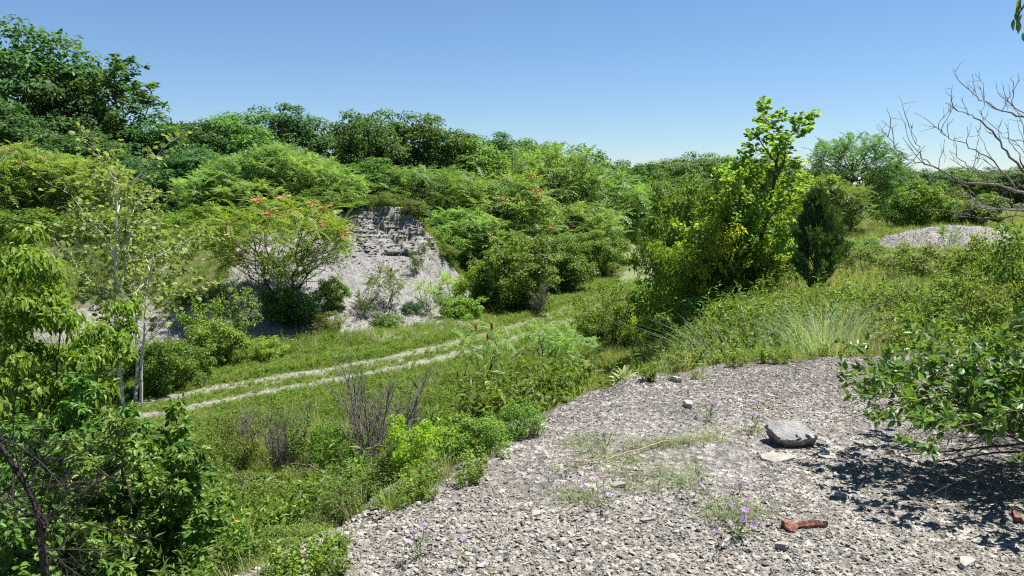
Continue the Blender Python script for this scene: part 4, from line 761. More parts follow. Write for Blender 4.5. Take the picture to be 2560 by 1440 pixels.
# tree outside the right edge: one leafy twig hangs into the top corner
wt = thing('willow_tree', 'leafy twig hanging into the top right corner', 'tree', (4.75, 5.0, float(surf_z(4.75, 5.0)) - .05)); b0 = np.array(wt.location); tm = MB(); r = np.random.default_rng(92)
e1 = at(2640, -60, 5.0); e2 = at(2556, 20, 4.9); e3 = at(2540, 75, 4.9)
tr_ = np.array([b0 - [0, 0, .2], b0 + [.1, 0, 1.2], b0 + [.0, .1, 2.6], b0 + [-.3, .05, 3.4]]); tm.add(*tube(smooth_line(tr_ - b0, 4), np.linspace(.07, .03, 13), 7)); tw = smooth_line(np.array([tr_[2], (tr_[2] + e1) / 2 + [0, 0, .35], e1, e2, e3]) - b0, 5); tm.add(*tube(tw, np.linspace(.02, .003, len(tw)), 4)); link('trunk', tm.mesh('trunk', M['bark'], True), wt)
lv = leaf_shape('lance'); LW = MB().add(*lv).mesh('leaf', M['glossy'])
for k, (px, py, a) in enumerate([(2553, 8, 200), (2547, 28, 160), (2540, 45, 190), (2535, 62, 170), (2556, 50, 215), (2550, 70, 150), (2558, 95, 190), (2545, 15, 130)]):
    o = link('leaf', LW, wt, at(px, py - 15, 4.9) - b0); o.rotation_euler = (R(-80 + 20 * math.sin(k * 2)), R(25 * math.sin(k * 3.1)), R(a - 180)); o.scale = (.075,) * 3
cpos = np.array([5.0, 5.2, 3.2]) - b0 + nrm(r.normal(size=(2600, 3))) * (r.random((2600, 1)) ** .5) * [.95, .95, .8]; ax = nrm(r.normal(size=(2600, 3)) + [0, 0, -.7]); link('crown', MB().add(*stamp(*lv, cpos, frames(ax, nrm(r.normal(size=(2600, 3)) + [0, 0, .8])), r.uniform(.06, .1, 2600))).mesh('crown', M['glossy']), wt)

# ------------------------------------------------------------------ dead tree on the right
DY = 8.6; dt = thing('dead_tree', 'bare dead tree with dark crooked branches against the sky', 'tree', (0, 0, 0)); db = at(2680, 700, DY); db[2] = float(surf_z(db[0], DY)) - .1; dt.location = db; tm = MB(); r = np.random.default_rng(93)
main = [([(2680, 830), (2672, 700), (2650, 600), (2630, 540)], .055, .045, 0, 0), ([(2640, 575), (2590, 500), (2540, 478), (2480, 462), (2400, 450), (2330, 415), (2280, 400), (2245, 375), (2222, 345)], .032, .005, -.2, 9), ([(2630, 540), (2580, 450), (2530, 395), (2490, 340), (2450, 300), (2410, 280), (2362, 258)], .03, .004, .3, 8),
        ([(2632, 545), (2620, 400), (2585, 310), (2540, 288), (2490, 272), (2445, 240), (2418, 222)], .026, .004, -.3, 8), ([(2640, 575), (2590, 535), (2530, 525), (2460, 520), (2390, 528), (2305, 524)], .022, .004, .2, 8), ([(2545, 478), (2500, 420), (2450, 385), (2400, 355), (2360, 340), (2343, 322)], .016, .003, .1, 7), ([(2585, 310), (2555, 280), (2532, 260), (2535, 225), (2528, 188)], .012, .004, -.2, 4),
        ([(2460, 302), (2458, 270), (2462, 226)], .008, .003, .2, 2), ([(2330, 416), (2300, 385), (2290, 350), (2272, 312)], .01, .003, -.2, 3), ([(2480, 462), (2440, 430), (2400, 400), (2375, 375)], .012, .003, -.1, 4), ([(2600, 480), (2560, 420), (2545, 380), (2520, 350), (2480, 330)], .015, .003, .3, 5), ([(2620, 560), (2560, 540), (2490, 545), (2420, 540), (2380, 545)], .016, .003, -.3, 6), ([(2400, 450), (2440, 490), (2480, 520), (2530, 560)], .01, .004, .1, 3), ([(2620, 500), (2570, 400), (2562, 350)], .014, .004, -.4, 4)]
for pts, r0, r1, dep, tw in main:
    w_ = np.array([at(px, py, DY + dep * i / len(pts)) for i, (px, py) in enumerate(pts)]); p = smooth_line(w_, 4); p = p + r.normal(0, .010, p.shape) * (np.arange(len(p)) > 0)[:, None]; rr = .58 * np.linspace(r0, r1, len(p)) * r.uniform(.85, 1.2, len(p)); tm.add(*tube(p - db, rr, 6))
    for _ in range(tw):
        j = r.integers(2, len(p)); g = nrm(p[j] - p[j - 1]); d = nrm(g * .5 + np.array([r.normal(-.1, .45), r.normal(0, .7), .75]) ); L = r.uniform(.15, .42); q = [p[j]]
        for _s in range(6): d = nrm(d + r.normal(0, .22, 3) + [0, 0, .08]); q.append(q[-1] + d * L / 6)
        q = np.array(q); tm.add(*tube(q - db, np.linspace(max(rr[j] * .45, .0045), .0022, 7), 4))
        for _t in range(2):
            j2 = r.integers(2, 6); d2 = nrm(d + r.normal(0, .7, 3)); q2 = q[j2] + np.linspace(0, 1, 4)[:, None] * d2 * L * .4 + r.normal(0, .006, (4, 3)); q2[0] = q[j2]; tm.add(*tube(q2 - db, np.linspace(.0035, .0015, 4), 3))
link('branches', tm.mesh('branches', M['deadw'], True), dt)

# ------------------------------------------------------------------ things lying on the mound
def rock(name, label, cat, px, py, L, Wd, Hh, seed, mat, rz=0., tilt=(0, 0), sink=.35):
    p = on_plane(px, py, 0); p[2] = float(mound_z(p[0], p[1])); r = np.random.default_rng(seed); bm = bmesh.new()
    n = 11
    n = 7 if Hh < .03 else 9
    for zl, k in ((-.5, .8), (.2, 1.), (.5, .97)):
        for i in range(n):
            a = 2 * PI * i / n + .1 * seed; q = (1 + .22 * math.sin(a * 2 + seed) + .2 * math.sin(a * 3 + 2 * seed)) * k * r.uniform(.97, 1.03); bm.verts.new((math.cos(a) * L / 2 * q, math.sin(a) * Wd / 2 * q, zl * Hh + r.normal(0, Hh * .04)))
    bmesh.ops.convex_hull(bm, input=bm.verts); bmesh.ops.subdivide_edges(bm, edges=bm.edges, cuts=2, use_grid_fill=True)
    for v in bm.verts:
        if v.co.z < .4 * Hh: v.co += Vector(r.normal(0, Hh * .045, 3))
        else: v.co.z += r.normal(0, Hh * .015)
    me = bpy.data.meshes.new(name); bm.to_mesh(me); bm.free(); me.materials.append(mat); o = link(name, me, None, (p[0], p[1], p[2] + Hh * sink)); o.rotation_euler = (*tilt, rz); return tag(o, label, cat)
m, nt, o_ = nodes('concrete_weathered_shaded_under'); L_ = nt.links.new; tc = N(nt, 'ShaderNodeTexCoord'); n1 = N(nt, 'ShaderNodeTexNoise', i_Scale=9., i_Detail=9.); n2 = N(nt, 'ShaderNodeTexNoise', i_Scale=60., i_Detail=5.); sz = N(nt, 'ShaderNodeSeparateXYZ')
for q in (n1, n2): L_(tc.outputs['Object'], q.inputs[0])
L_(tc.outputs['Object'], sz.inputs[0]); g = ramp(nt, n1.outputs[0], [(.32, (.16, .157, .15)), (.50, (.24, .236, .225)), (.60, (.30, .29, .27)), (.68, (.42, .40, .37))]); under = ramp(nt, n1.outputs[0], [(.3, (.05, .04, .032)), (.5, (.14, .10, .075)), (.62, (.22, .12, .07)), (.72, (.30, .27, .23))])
f = N(nt, 'ShaderNodeMapRange', i_1=.045, i_2=.075); L_(sz.outputs[2], f.inputs[0]); g = mixc(nt, f.outputs[0], under, g); pb = N(nt, 'ShaderNodeBsdfPrincipled', i_Roughness=.85); L_(g, pb.inputs[0]); bb = N(nt, 'ShaderNodeBump', i_Strength=.9, i_Distance=.03); L_(n2.outputs[0], bb.inputs['Height']); L_(bb.outputs[0], pb.inputs['Normal']); L_(pb.outputs[0], o_.inputs[0]); M['concrete'] = m  # shade under the chunk painted dark into the colour, with its own browns
M['flagstone'] = stonemat('flagstone', [(0, (.25, .24, .215)), (1, (.33, .315, .28))], grain=26.)
def chunk():
    r = np.random.default_rng(33); out = np.array([(-.155, .02), (-.135, .085), (-.06, .11), (.075, .105), (.105, .045), (.15, -.005), (.115, -.055), (.03, -.085), (-.05, -.095), (-.115, -.07)]); bm = bmesh.new(); rings = []
    fine = []
    for i in range(10):
        for t in (0, .33, .67): fine.append(out[i] * (1 - t) + out[(i + 1) % 10] * t + r.normal(0, .003, 2))
    fine = np.array(fine)
    for z, k, j in ((.095, .97, .001), (.088, 1.0, .003), (.06, 1.02, .006), (.035, .97, .007), (.012, .9, .008), (-.02, .8, .006)): rings.append([bm.verts.new((q[0] * k + r.normal(0, j), q[1] * k + r.normal(0, j), z + r.normal(0, j * .8))) for q in fine])
    for a, b in zip(rings, rings[1:]):
        for i in range(30): bm.faces.new((a[i], a[(i + 1) % 30], b[(i + 1) % 30], b[i]))
    inner = [bm.verts.new((q[0] * .5 + r.normal(0, .004), q[1] * .5, .097 + r.normal(0, .0015))) for q in fine[::3]]
    for i in range(10):
        a, b, c, d = rings[0][3 * i], rings[0][3 * i + 1], rings[0][3 * i + 2], rings[0][(3 * i + 3) % 30]; bm.faces.new((d, c, b, a, inner[i], inner[(i + 1) % 10]))
    bm.faces.new(inner[::-1]); bm.faces.new(rings[-1][::-1]); bmesh.ops.recalc_face_normals(bm, faces=bm.faces); me = bpy.data.meshes.new('concrete_chunk'); bm.to_mesh(me); bm.free(); me.materials.append(M['concrete'])
    p_ = on_plane(1978, 1090, .03); o = link('concrete_chunk', me, None, (p_[0], p_[1], float(mound_z(p_[0], p_[1])) + .0)); o.rotation_euler = (R(19), R(3), 0); o.location.z += .012; o.scale = (1.02, 1.1, .82); tag(o, 'grey flat-topped chunk of concrete with a crumbling brown underside, its shade painted in', 'concrete')
chunk()
rock('flat_stone', 'pale cracked flat stone right of the concrete chunk', 'stone', 2064, 1138, .13, .12, .022, 5, M['flagstone'], .4, (R(6), 0), .3)
rock('flat_stone', 'broad flat stone lying below the concrete chunk', 'stone', 1938, 1142, .20, .15, .022, 7, M['flagstone'], .2, (R(5), R(3)), .3)
GST = 'larger loose stones on the mound'
for k, (px, py, L, lb) in enumerate([(1545, 1205, .07, 'flat pale stone in the gravel left of the purple flowers'), (1340, 1288, .06, 'pale stone in the gravel toward the mound edge'), (1720, 1008, .10, 'dark-rimmed slab near the mound crest'), (1690, 940, .12, 'pale slab lying on the mound crest'), (1955, 1372, .07, 'brown angular stone beside the rusty scrap'), (2100, 1235, .06, 'upright stone at the rim of the shrub shadow'), (1615, 1295, .05, 'white pebble in the middle gravel'), (2415, 1410, .08, 'pale stone in the bottom right shadow rim')]):
    o = rock('loose_stone', lb, 'stone', px, py, L, L * .75, L * .45, 20 + k, M['flagstone'], k, (R(8), R(-6)), .3); o['group'] = GST
m, nt, o_ = nodes('rust'); L_ = nt.links.new; tc = N(nt, 'ShaderNodeTexCoord'); n1 = N(nt, 'ShaderNodeTexNoise', i_Scale=35., i_Detail=8.); L_(tc.outputs['Object'], n1.inputs[0]); pb = N(nt, 'ShaderNodeBsdfPrincipled', i_Roughness=.9); L_(ramp(nt, n1.outputs[0], [(.3, (.075, .028, .017)), (.5, (.165, .065, .04)), (.7, (.25, .12, .08))]), pb.inputs[0]); bb = N(nt, 'ShaderNodeBump', i_Strength=.9, i_Distance=.01); L_(n1.outputs[0], bb.inputs['Height']); L_(bb.outputs[0], pb.inputs['Normal']); L_(pb.outputs[0], o_.inputs[0]); M['rust'] = m
def scrap(label, px, py, rz, sc_, seed):
    p = on_plane(px, py, 0); p[2] = float(mound_z(p[0], p[1])) + .012; r = np.random.default_rng(seed); b = MB()
    x = np.linspace(-.13, .13, 27); up = np.interp(x, [-.13, -.10, -.05, 0, .06, .12, .13], [.030, .038, .022, .026, .018, .010, .004]) + r.normal(0, .002, 27); lo = np.interp(x, [-.13, -.11, -.085, -.06, -.04, .04, .13], [-.02, -.055, -.065, -.03, -.016, -.014, -.010]) + r.normal(0, .002, 27); th = .018 + .01 * np.sin(x * 30)
    V = np.concatenate([np.stack([x, up, 0 * x + th * .6], -1), np.stack([x, (up + lo) / 2, .6 * th + .012 + r.normal(0, .002, 27)], -1), np.stack([x, lo, 0 * x + th * .3], -1), np.stack([x, lo * .95, -.012 + 0 * x], -1), np.stack([x, up * .95, -.012 + 0 * x], -1)]); i_ = np.arange(26); F = np.concatenate([np.stack([i_ + a * 27, i_ + 1 + a * 27, i_ + 1 + ((a + 1) % 5) * 27, i_ + ((a + 1) % 5) * 27], -1) for a in range(5)])
    b.add(V, F); b.add(V[[0, 27, 54, 81, 108]], [[0, 1, 2, 3], [0, 3, 4, 4]]); b.add(V[[26, 53, 80, 107, 134]], [[3, 2, 1, 0], [4, 3, 0, 0]])
    o = link('rusty_scrap', b.mesh('rusty_scrap', M['rust']), None, p); o.rotation_euler = (R(14), 0, rz); o.scale = (sc_,) * 3; tag(o, label, 'scrap metal')
scrap('flat rust-red scrap of metal lying on the sunny gravel', 2012, 1328, .08, .82, 1)
scrap('dark rusty scrap lying in the shrub shadow at the right edge', 2540, 1292, 1.2, .6, 2)
# fallen dry stalks
def stalk(label, pxs, rad, seed):
    p = np.array([on_plane(a, b, .02) for a, b in pxs]); p[:, 2] = mound_z(p[:, 0], p[:, 1]) + .025; p = smooth_line(p, 5); r = np.random.default_rng(seed); b = MB(); b0 = p[0].copy(); b.add(*tube(p + r.normal(0, .004, p.shape) - b0, np.linspace(rad, rad * .4, len(p)), 5))
    for _ in range(14):
        j = r.integers(2, len(p)); d = nrm(nrm(p[j] - p[j - 1]) + r.normal(0, .5, 3) * [1, 1, .4] + [0, 0, .15]); q = p[j] + np.linspace(0, 1, 4)[:, None] * d * r.uniform(.06, .18); b.add(*tube(q - b0, np.linspace(rad * .4, .001, 4), 3))
    o = link('dry_stalk', b.mesh('dry_stalk', M['straw']), None, b0); tag(o, label, 'stalk')
stalk('dry brown stalk fallen across the gravel, the longer one', [(1665, 1098), (1600, 1115), (1520, 1135), (1440, 1152)], .006, 1)
stalk('short dry reddish stalk below the longer fallen one', [(1680, 1155), (1620, 1168), (1560, 1172)], .004, 2)

# mullein rosette on the crest
mp_ = on_plane(1563, 985, float(surf_z(1.05, 7.2))); mx, my = 1.06, 7.35; mu = thing('mullein_plant', 'pale woolly mullein rosette on the mound crest', 'plant', (mx, my, float(surf_z(mx, my)))); r = np.random.default_rng(94)
t_ = np.linspace(0, 1, 6); wv = np.array([.03, .10, .16, .17, .11, .0]); V = np.concatenate([np.stack([-wv, t_, -.25 * t_ ** 2 + .05 * (wv > 0)], -1), np.stack([0 * wv, t_, -.25 * t_ ** 2], -1), np.stack([wv, t_, -.25 * t_ ** 2 + .05 * (wv > 0)], -1)]); i_ = np.arange(5); F = np.concatenate([np.stack([i_ + 6, i_ + 7, i_ + 1, i_], -1), np.stack([i_ + 12, i_ + 13, i_ + 7, i_ + 6], -1)]); ML = MB().add(V, F).mesh('leaf', M['mullein'], True)
for k in range(40):
    o = link('leaf', ML, mu, (0, 0, .02 + .002 * k)); o.rotation_euler = (R(10 + k * 1.75 + r.normal(0, 5)), R(r.normal(0, 10)), k * 2.4); q_ = r.uniform(.15, .22) * (1 - .006 * k); o.scale = (q_ * r.uniform(.7, 1.), q_, q_)

# knapweed: stems and purple heads
hv = []; hf = []
for k in range(18):
    a = 2 * PI * k / 18; rr = .5 + .1 * (k % 3); hv += [[0, 0, .0], [math.cos(a - .12) * rr, math.sin(a - .12) * rr, .25 + .1 * (k % 2)], [math.cos(a) * rr * 1.25, math.sin(a) * rr * 1.25, .32], [math.cos(a + .12) * rr, math.sin(a + .12) * rr, .25 + .1 * (k % 2)]]; hf.append([4 * k, 4 * k + 1, 4 * k + 2, 4 * k + 3])
HEAD = MB().add(np.array(hv), np.array(hf)).mesh('flower_head', M['purple'])
def knap(label, heads, seed, h=.11):
    r = np.random.default_rng(seed); hp = np.array([on_plane(a, b, h * r.uniform(.7, 1.15)) for a, b in heads]); c = hp.mean(0) + [.02, .03, 0]; c[2] = float(mound_z(c[0], c[1])) - .005; t = thing('knapweed_plant', label, 'wildflower', c, group='purple knapweed on the mound'); st = MB(); lf = []
    for p in hp:
        q = limb(r, np.zeros(3), p - c, 0, .05, 7); st.add(*tube(q, np.linspace(.003, .0014, 7), 4))
        for j in range(5): lf.append(np.concatenate([q[j + 1], nrm(q[j + 1] - q[j])]))
        for _ in range(1): e_ = q[3] + r.normal(0, .045, 3) + [0, 0, .05]; w2 = limb(r, q[2], e_, 0, .05, 4); st.add(*tube(w2, [.002, .0016, .0012, .001], 3)); lf.append(np.concatenate([w2[2], nrm(w2[3] - w2[2])]))
        o = link('flower_head', HEAD, t, p - c); o.scale = (.025,) * 3; o.rotation_euler = (r.normal(-.3, .4), r.normal(0, .4), r.uniform(0, 6))
    link('stems', st.mesh('stems', M['weed']), t); pos, Rm, s, tv, tf = leaves_at(r, np.array(lf), 1, 'narrow', .04, .8, 0, .6, .003); link('foliage', MB().add(*stamp(tv, tf, pos, Rm, s)).mesh('foliage', M['weed']), t)
knap('cluster of purple knapweed beside the grey weed, left of the mound middle', [(1490, 1195), (1459, 1217), (1521, 1237)], 1)
knap('single purple knapweed between stalks and the flower patch', [(1754, 1216)], 2)
knap('single purple knapweed at the top of the flower patch', [(1846, 1207)], 3)
knap('thickest patch of purple knapweed above the rusty scrap', [(1870, 1250), (1824, 1265), (1863, 1277), (1858, 1300), (1824, 1310), (1885, 1315), (1795, 1332)], 4)
knap('purple knapweed near the crest above the fallen stalks', [(1763, 995), (1785, 1004), (1780, 1010), (1748, 1042)], 5)
knap('purple knapweed left of the concrete chunk, with small scattered heads', [(1880, 1003), (1881, 1035), (1898, 1036), (1880, 1065)], 6)
knap('purple knapweed on the left rim of the mound crest', [(1480, 1078), (1502, 1082), (1532, 1074), (1507, 1054)], 7)
knap('lone purple knapweed head low on the gravel near the bottom edge', [(1216, 1415)], 8, .1)
knap('purple knapweed beside a brown stone on the lower gravel', [(1158, 1352)], 9, .1)
knap('purple knapweed pair at the lower mound edge', [(1033, 1328), (1020, 1356), (1060, 1318)], 10, .1)
knap('purple knapweed behind the honeysuckle tip', [(2233, 902), (2257, 912), (2246, 908)], 11, .22)

# grassy clumps of their own
def blades(seed, n, h, spread, lean, wid, segs=3):
    r = np.random.default_rng(seed); V = []; F = []; c = 0
    for k in range(n):
        a = r.uniform(0, 6.28); b = np.array([math.cos(a), math.sin(a), 0]) * spread * r.random() ** .5; L = h * r.uniform(.45, 1.1); out = np.array([math.cos(a + r.normal(0, .8)), math.sin(a + r.normal(0, .8)), 0]); ln = lean * r.uniform(.3, 1.4); sd = np.array([-out[1], out[0], 0]); ww = wid * r.uniform(.7, 1.2)
        for j in range(segs + 1):
            t = j / segs; p = b + out * ln * L * t * t + np.array([0, 0, L * (t - .35 * ln * t * t)]); w_ = ww * (1 - t ** 1.6) + .0004; V += [p - sd * w_, p + sd * w_]
        for j in range(segs): F.append([c + 2 * j, c + 2 * j + 1, c + 2 * j + 3, c + 2 * j + 2])
        c += 2 * (segs + 1)
    return np.array(V), np.array(F)
TUFT = [MB().add(*blades(200 + k, 520, 1., .34, .75, .0042)).mesh('blades', M['grassblue']) for k in range(2)]
def tuft(label, px, Y, top, mat, k=0, wide=1., h=None):
    x = (px - 1280) / FPX * (Y * .992 + .25); z = float(surf_z(x, Y)) - .03; H = (at(px, top, Y)[2] - z) / .95 if h is None else h; t = thing('grass_clump', label, 'grass', (x, Y, z), k * 1.7, (H * wide, H * wide, H), 'grass clumps behind the mound crest'); link('blades', TUFT[k % 2], t, mat=M[mat])
tuft('leaning bluish bunch of grass right of the first bluish bunch', 1925, 10.8, 800, 'grassblue', 1, 1.1); tuft('straw-coloured bunch behind the tallest seeding grass', 2100, 11.2, 760, 'grass2', 0, .9); tuft('bluish bunch of grass behind the crest, left of the tall grass', 1838, 10.5, 780, 'grassblue', 0, 1.2); tuft('tallest bunch of seeding grass behind the mound crest', 2060, 10.2, 725, 'grassblue', 1, .9); tuft('tall grass bunch right of the tallest seeding bunch', 2140, 9.8, 790, 'grass2', 0, .8); tuft('short green grass bunch at the crest under the tallest bunch', 2010, 9.3, 850, 'grass', 1, 1.1); tuft('low grass bunch left of the mullein', 1520, 8.2, 975, 'grass', 0, .8); tuft('green grass tuft growing in the gravel above the flower patch', 1712, 5.35, 1090, 'grass', 1, 1.2); tuft('low grass tuft at the crest between mullein and tall grass', 1780, 8.6, 895, 'grass2', 0, 1.2); tuft('short tuft among the fallen stalks', 1665, 5.5, 1075, 'weed', 1, 1.5); tuft('grey weed tuft under the knapweed left of the mound middle', 1430, 4.45, 1215, 'weed', 0, 1.8); tuft('wispy weed tuft left of the thick flower patch', 1690, 4.5, 1210, 'weed', 1, 2.2); tuft('wispy weed tuft under the thick flower patch', 1850, 4.15, 1270, 'weed', 0, 2.); tuft('coarse grass bunch below the honeysuckle bush at the mound edge', 945, 7.4, 1235, 'fresh', 0, .9)
# litter
lp = on_ground(860, 1345, 3.5); m_ = flat('paper_white', (.75, .77, .8)); b = MB(); x = np.linspace(-.06, .06, 7); b.add(np.concatenate([np.stack([x, 0 * x - .016, .012 * np.sin(x * 60)], -1), np.stack([x, 0 * x + .016, .02 + .012 * np.cos(x * 50)], -1)]), [[i, i + 1, i + 8, i + 7] for i in range(6)]); o = link('litter_scrap', b.mesh('litter_scrap', m_), None, lp + [0, 0, .02]); o.rotation_euler = (R(25), 0, R(25)); o.scale = (.4,) * 3; tag(o, 'white scrap of litter at the lower edge of the mound', 'litter'); md = o.modifiers.new('thick', 'SOLIDIFY'); md.thickness = .002

# ------------------------------------------------------------------ wildflowers in the verge
r = np.random.default_rng(95); uv = []; uf = []
for k in range(14):
    a = k * 2.4; q = .45 * math.sqrt(k / 14); c = np.array([math.cos(a) * q, math.sin(a) * q, -.25 * q]); uv += [c + [.12, 0, 0], c + [0, .12, 0], c + [-.12, 0, .02], c + [0, -.12, .02]]; uf.append([4 * k, 4 * k + 1, 4 * k + 2, 4 * k + 3])
UMB = MB().add(np.array(uv), np.array(uf)).mesh('flower_head', M['white']); GOLD = MB().add(np.array(uv), np.array(uf)).mesh('flower_head', M['gold']); STM = MB().add(*tube(np.array([[0, 0, -.05], [.02, 0, .4], [0, .02, .8], [0, 0, 1.]]), [.006, .005, .004, .003], 4)).mesh('stem', M['grass'])
def flower(px, py, Y, label, grp, me=UMB, size=.08, name='wild_carrot'):
    p = at(px, py, Y); z = float(surf_z(p[0], p[1])); h = p[2] - z
    if h < .12 or h > 1.6: h = .6
    t = thing(name, label, 'wildflower', (p[0], p[1], z), r.uniform(0, 6), group=grp); s_ = link('stem', STM, t); s_.scale = (1, 1, h); o = link('flower_head', me, t, (0, 0, h)); o.scale = (size,) * 3; o.rotation_euler = (r.normal(0, .25), r.normal(0, .25), 0)
for px, py, Y in [(755, 1248, 9.5), (792, 1250, 9.5), (733, 1263, 9.4), (796, 1262, 9.6), (760, 1238, 9.9)]: flower(px, py, Y, 'white wild carrot head in the hollow left of the mound edge', 'white flowers in the hollow')
for px, py in [(826, 1088), (855, 1105), (780, 1150), (755, 1135)]: flower(px, py, 11, 'white wild carrot head among the bushes under the twiggy shrub', 'white flowers below the twiggy shrub')
for px, py in [(530, 1150), (542, 1148), (590, 1164), (532, 1245)]: flower(px, py, 9, 'white wild carrot head right of the broad-leaved shrub', 'white flowers by the broad-leaved shrub')
for k in range(46):
    u = r.uniform(0, 1); q = np.array([-11, 28.0]) * (1 - u) + np.array([-1.0, 39.]) * u + r.normal(0, .7, 2); z = float(surf_z(*q)); hh = r.uniform(.45, .8); t = thing('wild_carrot', 'small white flower on the verge below the scree', 'wildflower', (q[0], q[1], z), 0, group='white flowers on the verge'); s_ = link('stem', STM, t); s_.scale = (1, 1, hh); o = link('flower_head', UMB, t, (0, 0, hh)); o.scale = (.085,) * 3
for k in range(30):
    u = r.uniform(0, 1); q = np.array([-1.5, 20]) * (1 - u) + np.array([2.5, 26.]) * u + r.normal(0, 1.3, 2); z = float(surf_z(*q)); hh = r.uniform(.4, .75); t = thing('wild_carrot', 'small white flower in the grass on the near side of the track', 'wildflower', (q[0], q[1], z), 0, group='white flowers near the track'); s_ = link('stem', STM, t); s_.scale = (1, 1, hh); o = link('flower_head', UMB, t, (0, 0, hh)); o.scale = (.07,) * 3
for px, py in [(590, 1302), (596, 1302), (757, 1297), (775, 1297), (577, 1335)]: flower(px, py, 8.6, 'yellow flower low in the hollow left of the mound', 'yellow flowers in the hollow', GOLD, .05, 'yellow_flower')

# ------------------------------------------------------------------ ground cover nobody could count
GR_ = [MB().add(*blades(300 + k, 34, .42, .16, .5, .0055)).mesh('grass_kind', M['grass']) for k in range(3)] + [MB().add(*blades(310 + k, 30, .5, .15, .4, .004)).mesh('dry_grass_kind', M['grass2']) for k in range(2)]
def forb(seed, h, n, ls, kind, mat):
    r = np.random.default_rng(seed); tm = MB(); A = []
    for k in range(n):
        a = r.uniform(0, 6.28); q = limb(r, np.array([r.normal(0, .07), r.normal(0, .07), -.03]), np.array([math.cos(a) * .18, math.sin(a) * .18, h * r.uniform(.6, 1.1)]), 0, .06, 7)
        for j in range(1, 6):
            for _ in range(5): f_ = r.random(); A.append(np.concatenate([q[j] * (1 - f_) + q[j + 1] * f_, nrm(q[j + 1] - q[j])]))
    pos, Rm, s, tv, tf = leaves_at(r, np.array(A), 1, kind, ls, .5, .1, .8, .01); tm.add(*stamp(tv, tf, pos, Rm, s)); return tm.mesh('forb_kind', M[mat])
FB = [forb(320, .55, 6, .07, 'narrow', 'fresh'), forb(321, .45, 7, .075, 'fleck', 'fresh'), forb(322, .6, 6, .075, 'narrow', 'olive'), forb(323, .4, 7, .07, 'fleck', 'olive'), forb(324, .7, 5, .08, 'narrow', 'mid')]
def cover(n, ymin, ymax, seed, keep):
    r = np.random.default_rng(seed); Y = ymin * (ymax / ymin) ** r.random(n); Y = np.where(r.random(n) < .5, ymin + (ymax - ymin) * r.random(n), Y); x = r.uniform(-.72, .72, n) * Y + r.normal(0, .4, n); v = veg_mask(x, Y); pr = keep(x, Y, v); ok = r.random(n) < pr; x, Y = x[ok], Y[ok]; z = surf_z(x, Y) - .02; return np.stack([x, Y, z], -1), np.stack([r.normal(0, .12, len(x)), r.normal(0, .12, len(x)), r.uniform(0, 6.28, len(x))], -1), r
def near_track(x, y): return np.abs(sdist(x, y, TRACK)[0])
p, e, r = cover(80000, 6.5, 75, 1, lambda x, y, v: v ** 1.5 * (.25 + .75 * sstep(.35, .6, fbm(x * .35, y * .35, 3, 50)))); td = near_track(p[:, 0], p[:, 1]); sc_ = r.uniform(.6, 1.35, len(p)) * np.where(td < 3.2, .62, 1.); sc_ = sc_ * np.where(td < 1.4, .45, 1.) * (.5 + .5 * sstep(8, 13, p[:, 1]))
fr = (p[:, 0] > np.interp(p[:, 1], XBY, XBX) + 1.) & (r.random(len(p)) < .8); scatter('dry_grass', GR_[3:] + GR_[:1], p[fr], e[fr], sc_[fr] * .8, None, 'pale straw-toned grass over the open field on the right', 'grass', 11); p, e, sc_ = p[~fr], e[~fr], sc_[~fr]
scatter('grass', GR_, p, e, sc_, None, 'green and straw grass over the hollow, banks and field', 'grass', 1)
p, e, r = cover(70000, 6., 60, 2, lambda x, y, v: (v > .6) * sstep(2.2, 5., near_track(x, y)) * sstep(.36, .56, fbm(x * .45, y * .45, 3, 55)) * (1 - .88 * sstep(.5, 3.5, x - np.interp(y, XBY, XBX))))
scatter('undergrowth', FB, p, e, r.uniform(.45, 1.1, len(p)) * (1.3 - .35 * sstep(13, 20, p[:, 1])), None, 'leafy weeds and low brush between the shrubs', 'undergrowth', 2)
r = np.random.default_rng(77); n = 46000; i = np.minimum((len(tl) * .62 * r.random(n)).astype(int), len(tl) - 1); t = nrm(np.gradient(tl, axis=0)); nn = np.stack([-t[:, 1], t[:, 0]], -1); k = r.normal(0, 2.6, n); q = tl[i] + nn[i] * k[:, None] + t[i] * r.uniform(-.7, .7, (n, 1)); rut = np.minimum(np.abs(np.abs(k) - .78), 1)
ok = (r.random(n) < .10 + sstep(.14, .46, rut) + .6 * sstep(30, 42, q[:, 1])) & (np.abs(k) < 6); q, k = q[ok], k[ok]; z = surf_z(q[:, 0], q[:, 1])
scatter('verge_grass', GR_[:4] + FB[1:2], np.stack([q[:, 0], q[:, 1], z - .02], -1), np.stack([0 * z, 0 * z, r.uniform(0, 6, len(z))], -1), np.where(np.abs(k) < 1.3, .30, .5) * r.uniform(.6, 1.3, len(z)), None, 'short grass of the verges and the crown of the track', 'grass', 9)
def mat_patch(cx, cy, rx, ry, n, seed):
    r = np.random.default_rng(seed); c = on_plane(cx, cy, 0); e = nrm(r.normal(size=(n, 2))) * r.random((n, 1)) ** .6 * [rx, ry]; return c[:2] + e
q = np.concatenate([mat_patch(1690, 1100, .34, .10, 46, 1), mat_patch(1440, 1235, .14, .10, 22, 2), mat_patch(1650, 1200, .32, .16, 46, 3), mat_patch(1840, 1290, .18, .14, 34, 4), mat_patch(1560, 1120, .3, .16, 26, 5), mat_patch(1860, 1075, .3, .08, 18, 6), mat_patch(1480, 1085, .2, .12, 18, 7), mat_patch(1600, 1160, .5, .2, 30, 8)]); z = mound_z(q[:, 0], q[:, 1])
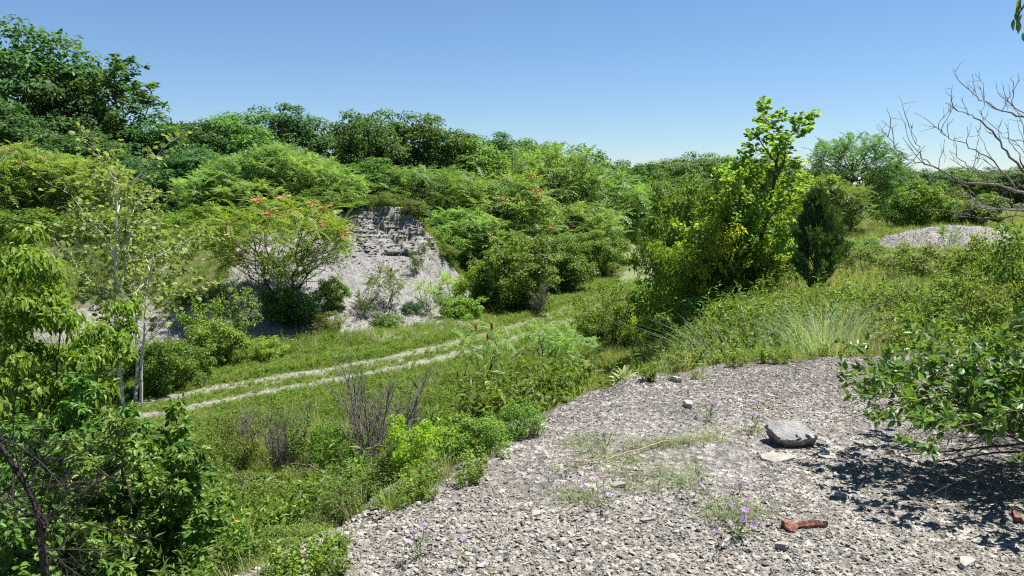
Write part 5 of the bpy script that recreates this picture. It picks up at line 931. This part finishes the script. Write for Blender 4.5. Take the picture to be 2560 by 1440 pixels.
WM = [MB().add(*blades(330 + k, 13, .10, .07, 1.6, .0018)).mesh('weed_kind', M['weed']) for k in range(2)] + [MB().add(*blades(335, 14, .09, .07, 1.6, .0016)).mesh('weed_dry_kind', M['grass2'])]
r = np.random.default_rng(78); scatter('matted_weeds', WM, np.stack([q[:, 0], q[:, 1], z], -1), np.stack([0 * z, 0 * z, r.uniform(0, 6, len(z))], -1), r.uniform(.4, 1.0, len(z)), None, 'matted grey-green weeds flattened on the mound gravel', 'weeds', 10)
r = np.random.default_rng(79); i = r.integers(8, len(MOUND) - 14, 1500); q = MOUND[i] + r.normal(0, .22, (1500, 2)); d, _ = sdist(q[:, 0], q[:, 1], MOUND); ok = (d > -.25) & (d < .35) & (r.random(1500) < .12 + sstep(-.2, .25, d)) & (fbm(q[:, 0] * 1.4, q[:, 1] * 1.4, 2, 90) > .42); q = q[ok]; z = surf_z(q[:, 0], q[:, 1])
scatter('rim_weeds', [GR_[0], GR_[3], FB[1], FB[3]], np.stack([q[:, 0], q[:, 1], z - .01], -1), np.stack([0 * z, 0 * z, r.uniform(0, 6, len(z))], -1), r.uniform(.12, .36, len(z)), None, 'weeds and grass creeping over the rim of the gravel mound', 'weeds', 12)
# sparse weeds on scree, heap and the thin soil past the crest
p, e, r = cover(26000, 7.4, 50, 3, lambda x, y, v: (v < .7) * .22 * (np.abs(sdist(x, y, TRACK)[0]) > 1.3) * (sdist(x, y, MOUND)[0] > .3))
scatter('sparse_weeds', [FB[3], GR_[3], GR_[4]], p, e, r.uniform(.3, .75, len(p)), None, 'sparse dry weeds on the bare shale', 'weeds', 3)

# ------------------------------------------------------------------ distant hill
def hill_z(x, y): return -6 + 50 * np.exp(-((x - 14) / 60.) ** 2 - ((y - 1150) / 260.) ** 2) * (1 + .1 * vnoise(x * .01, y * .01)) + 42 * np.exp(-((x - 130) / 130.) ** 2 - ((y - 1250) / 260.) ** 2) + 7 * (fbm(x * .09, y * .09, 3, 70) - .5)
link('hill', grid_mesh(np.arange(-700, 1100, 6.), np.arange(850, 1700, 9.), hill_z, 'hill', flat('hill_woods', (.055, .10, .04), .95)), kind='structure')
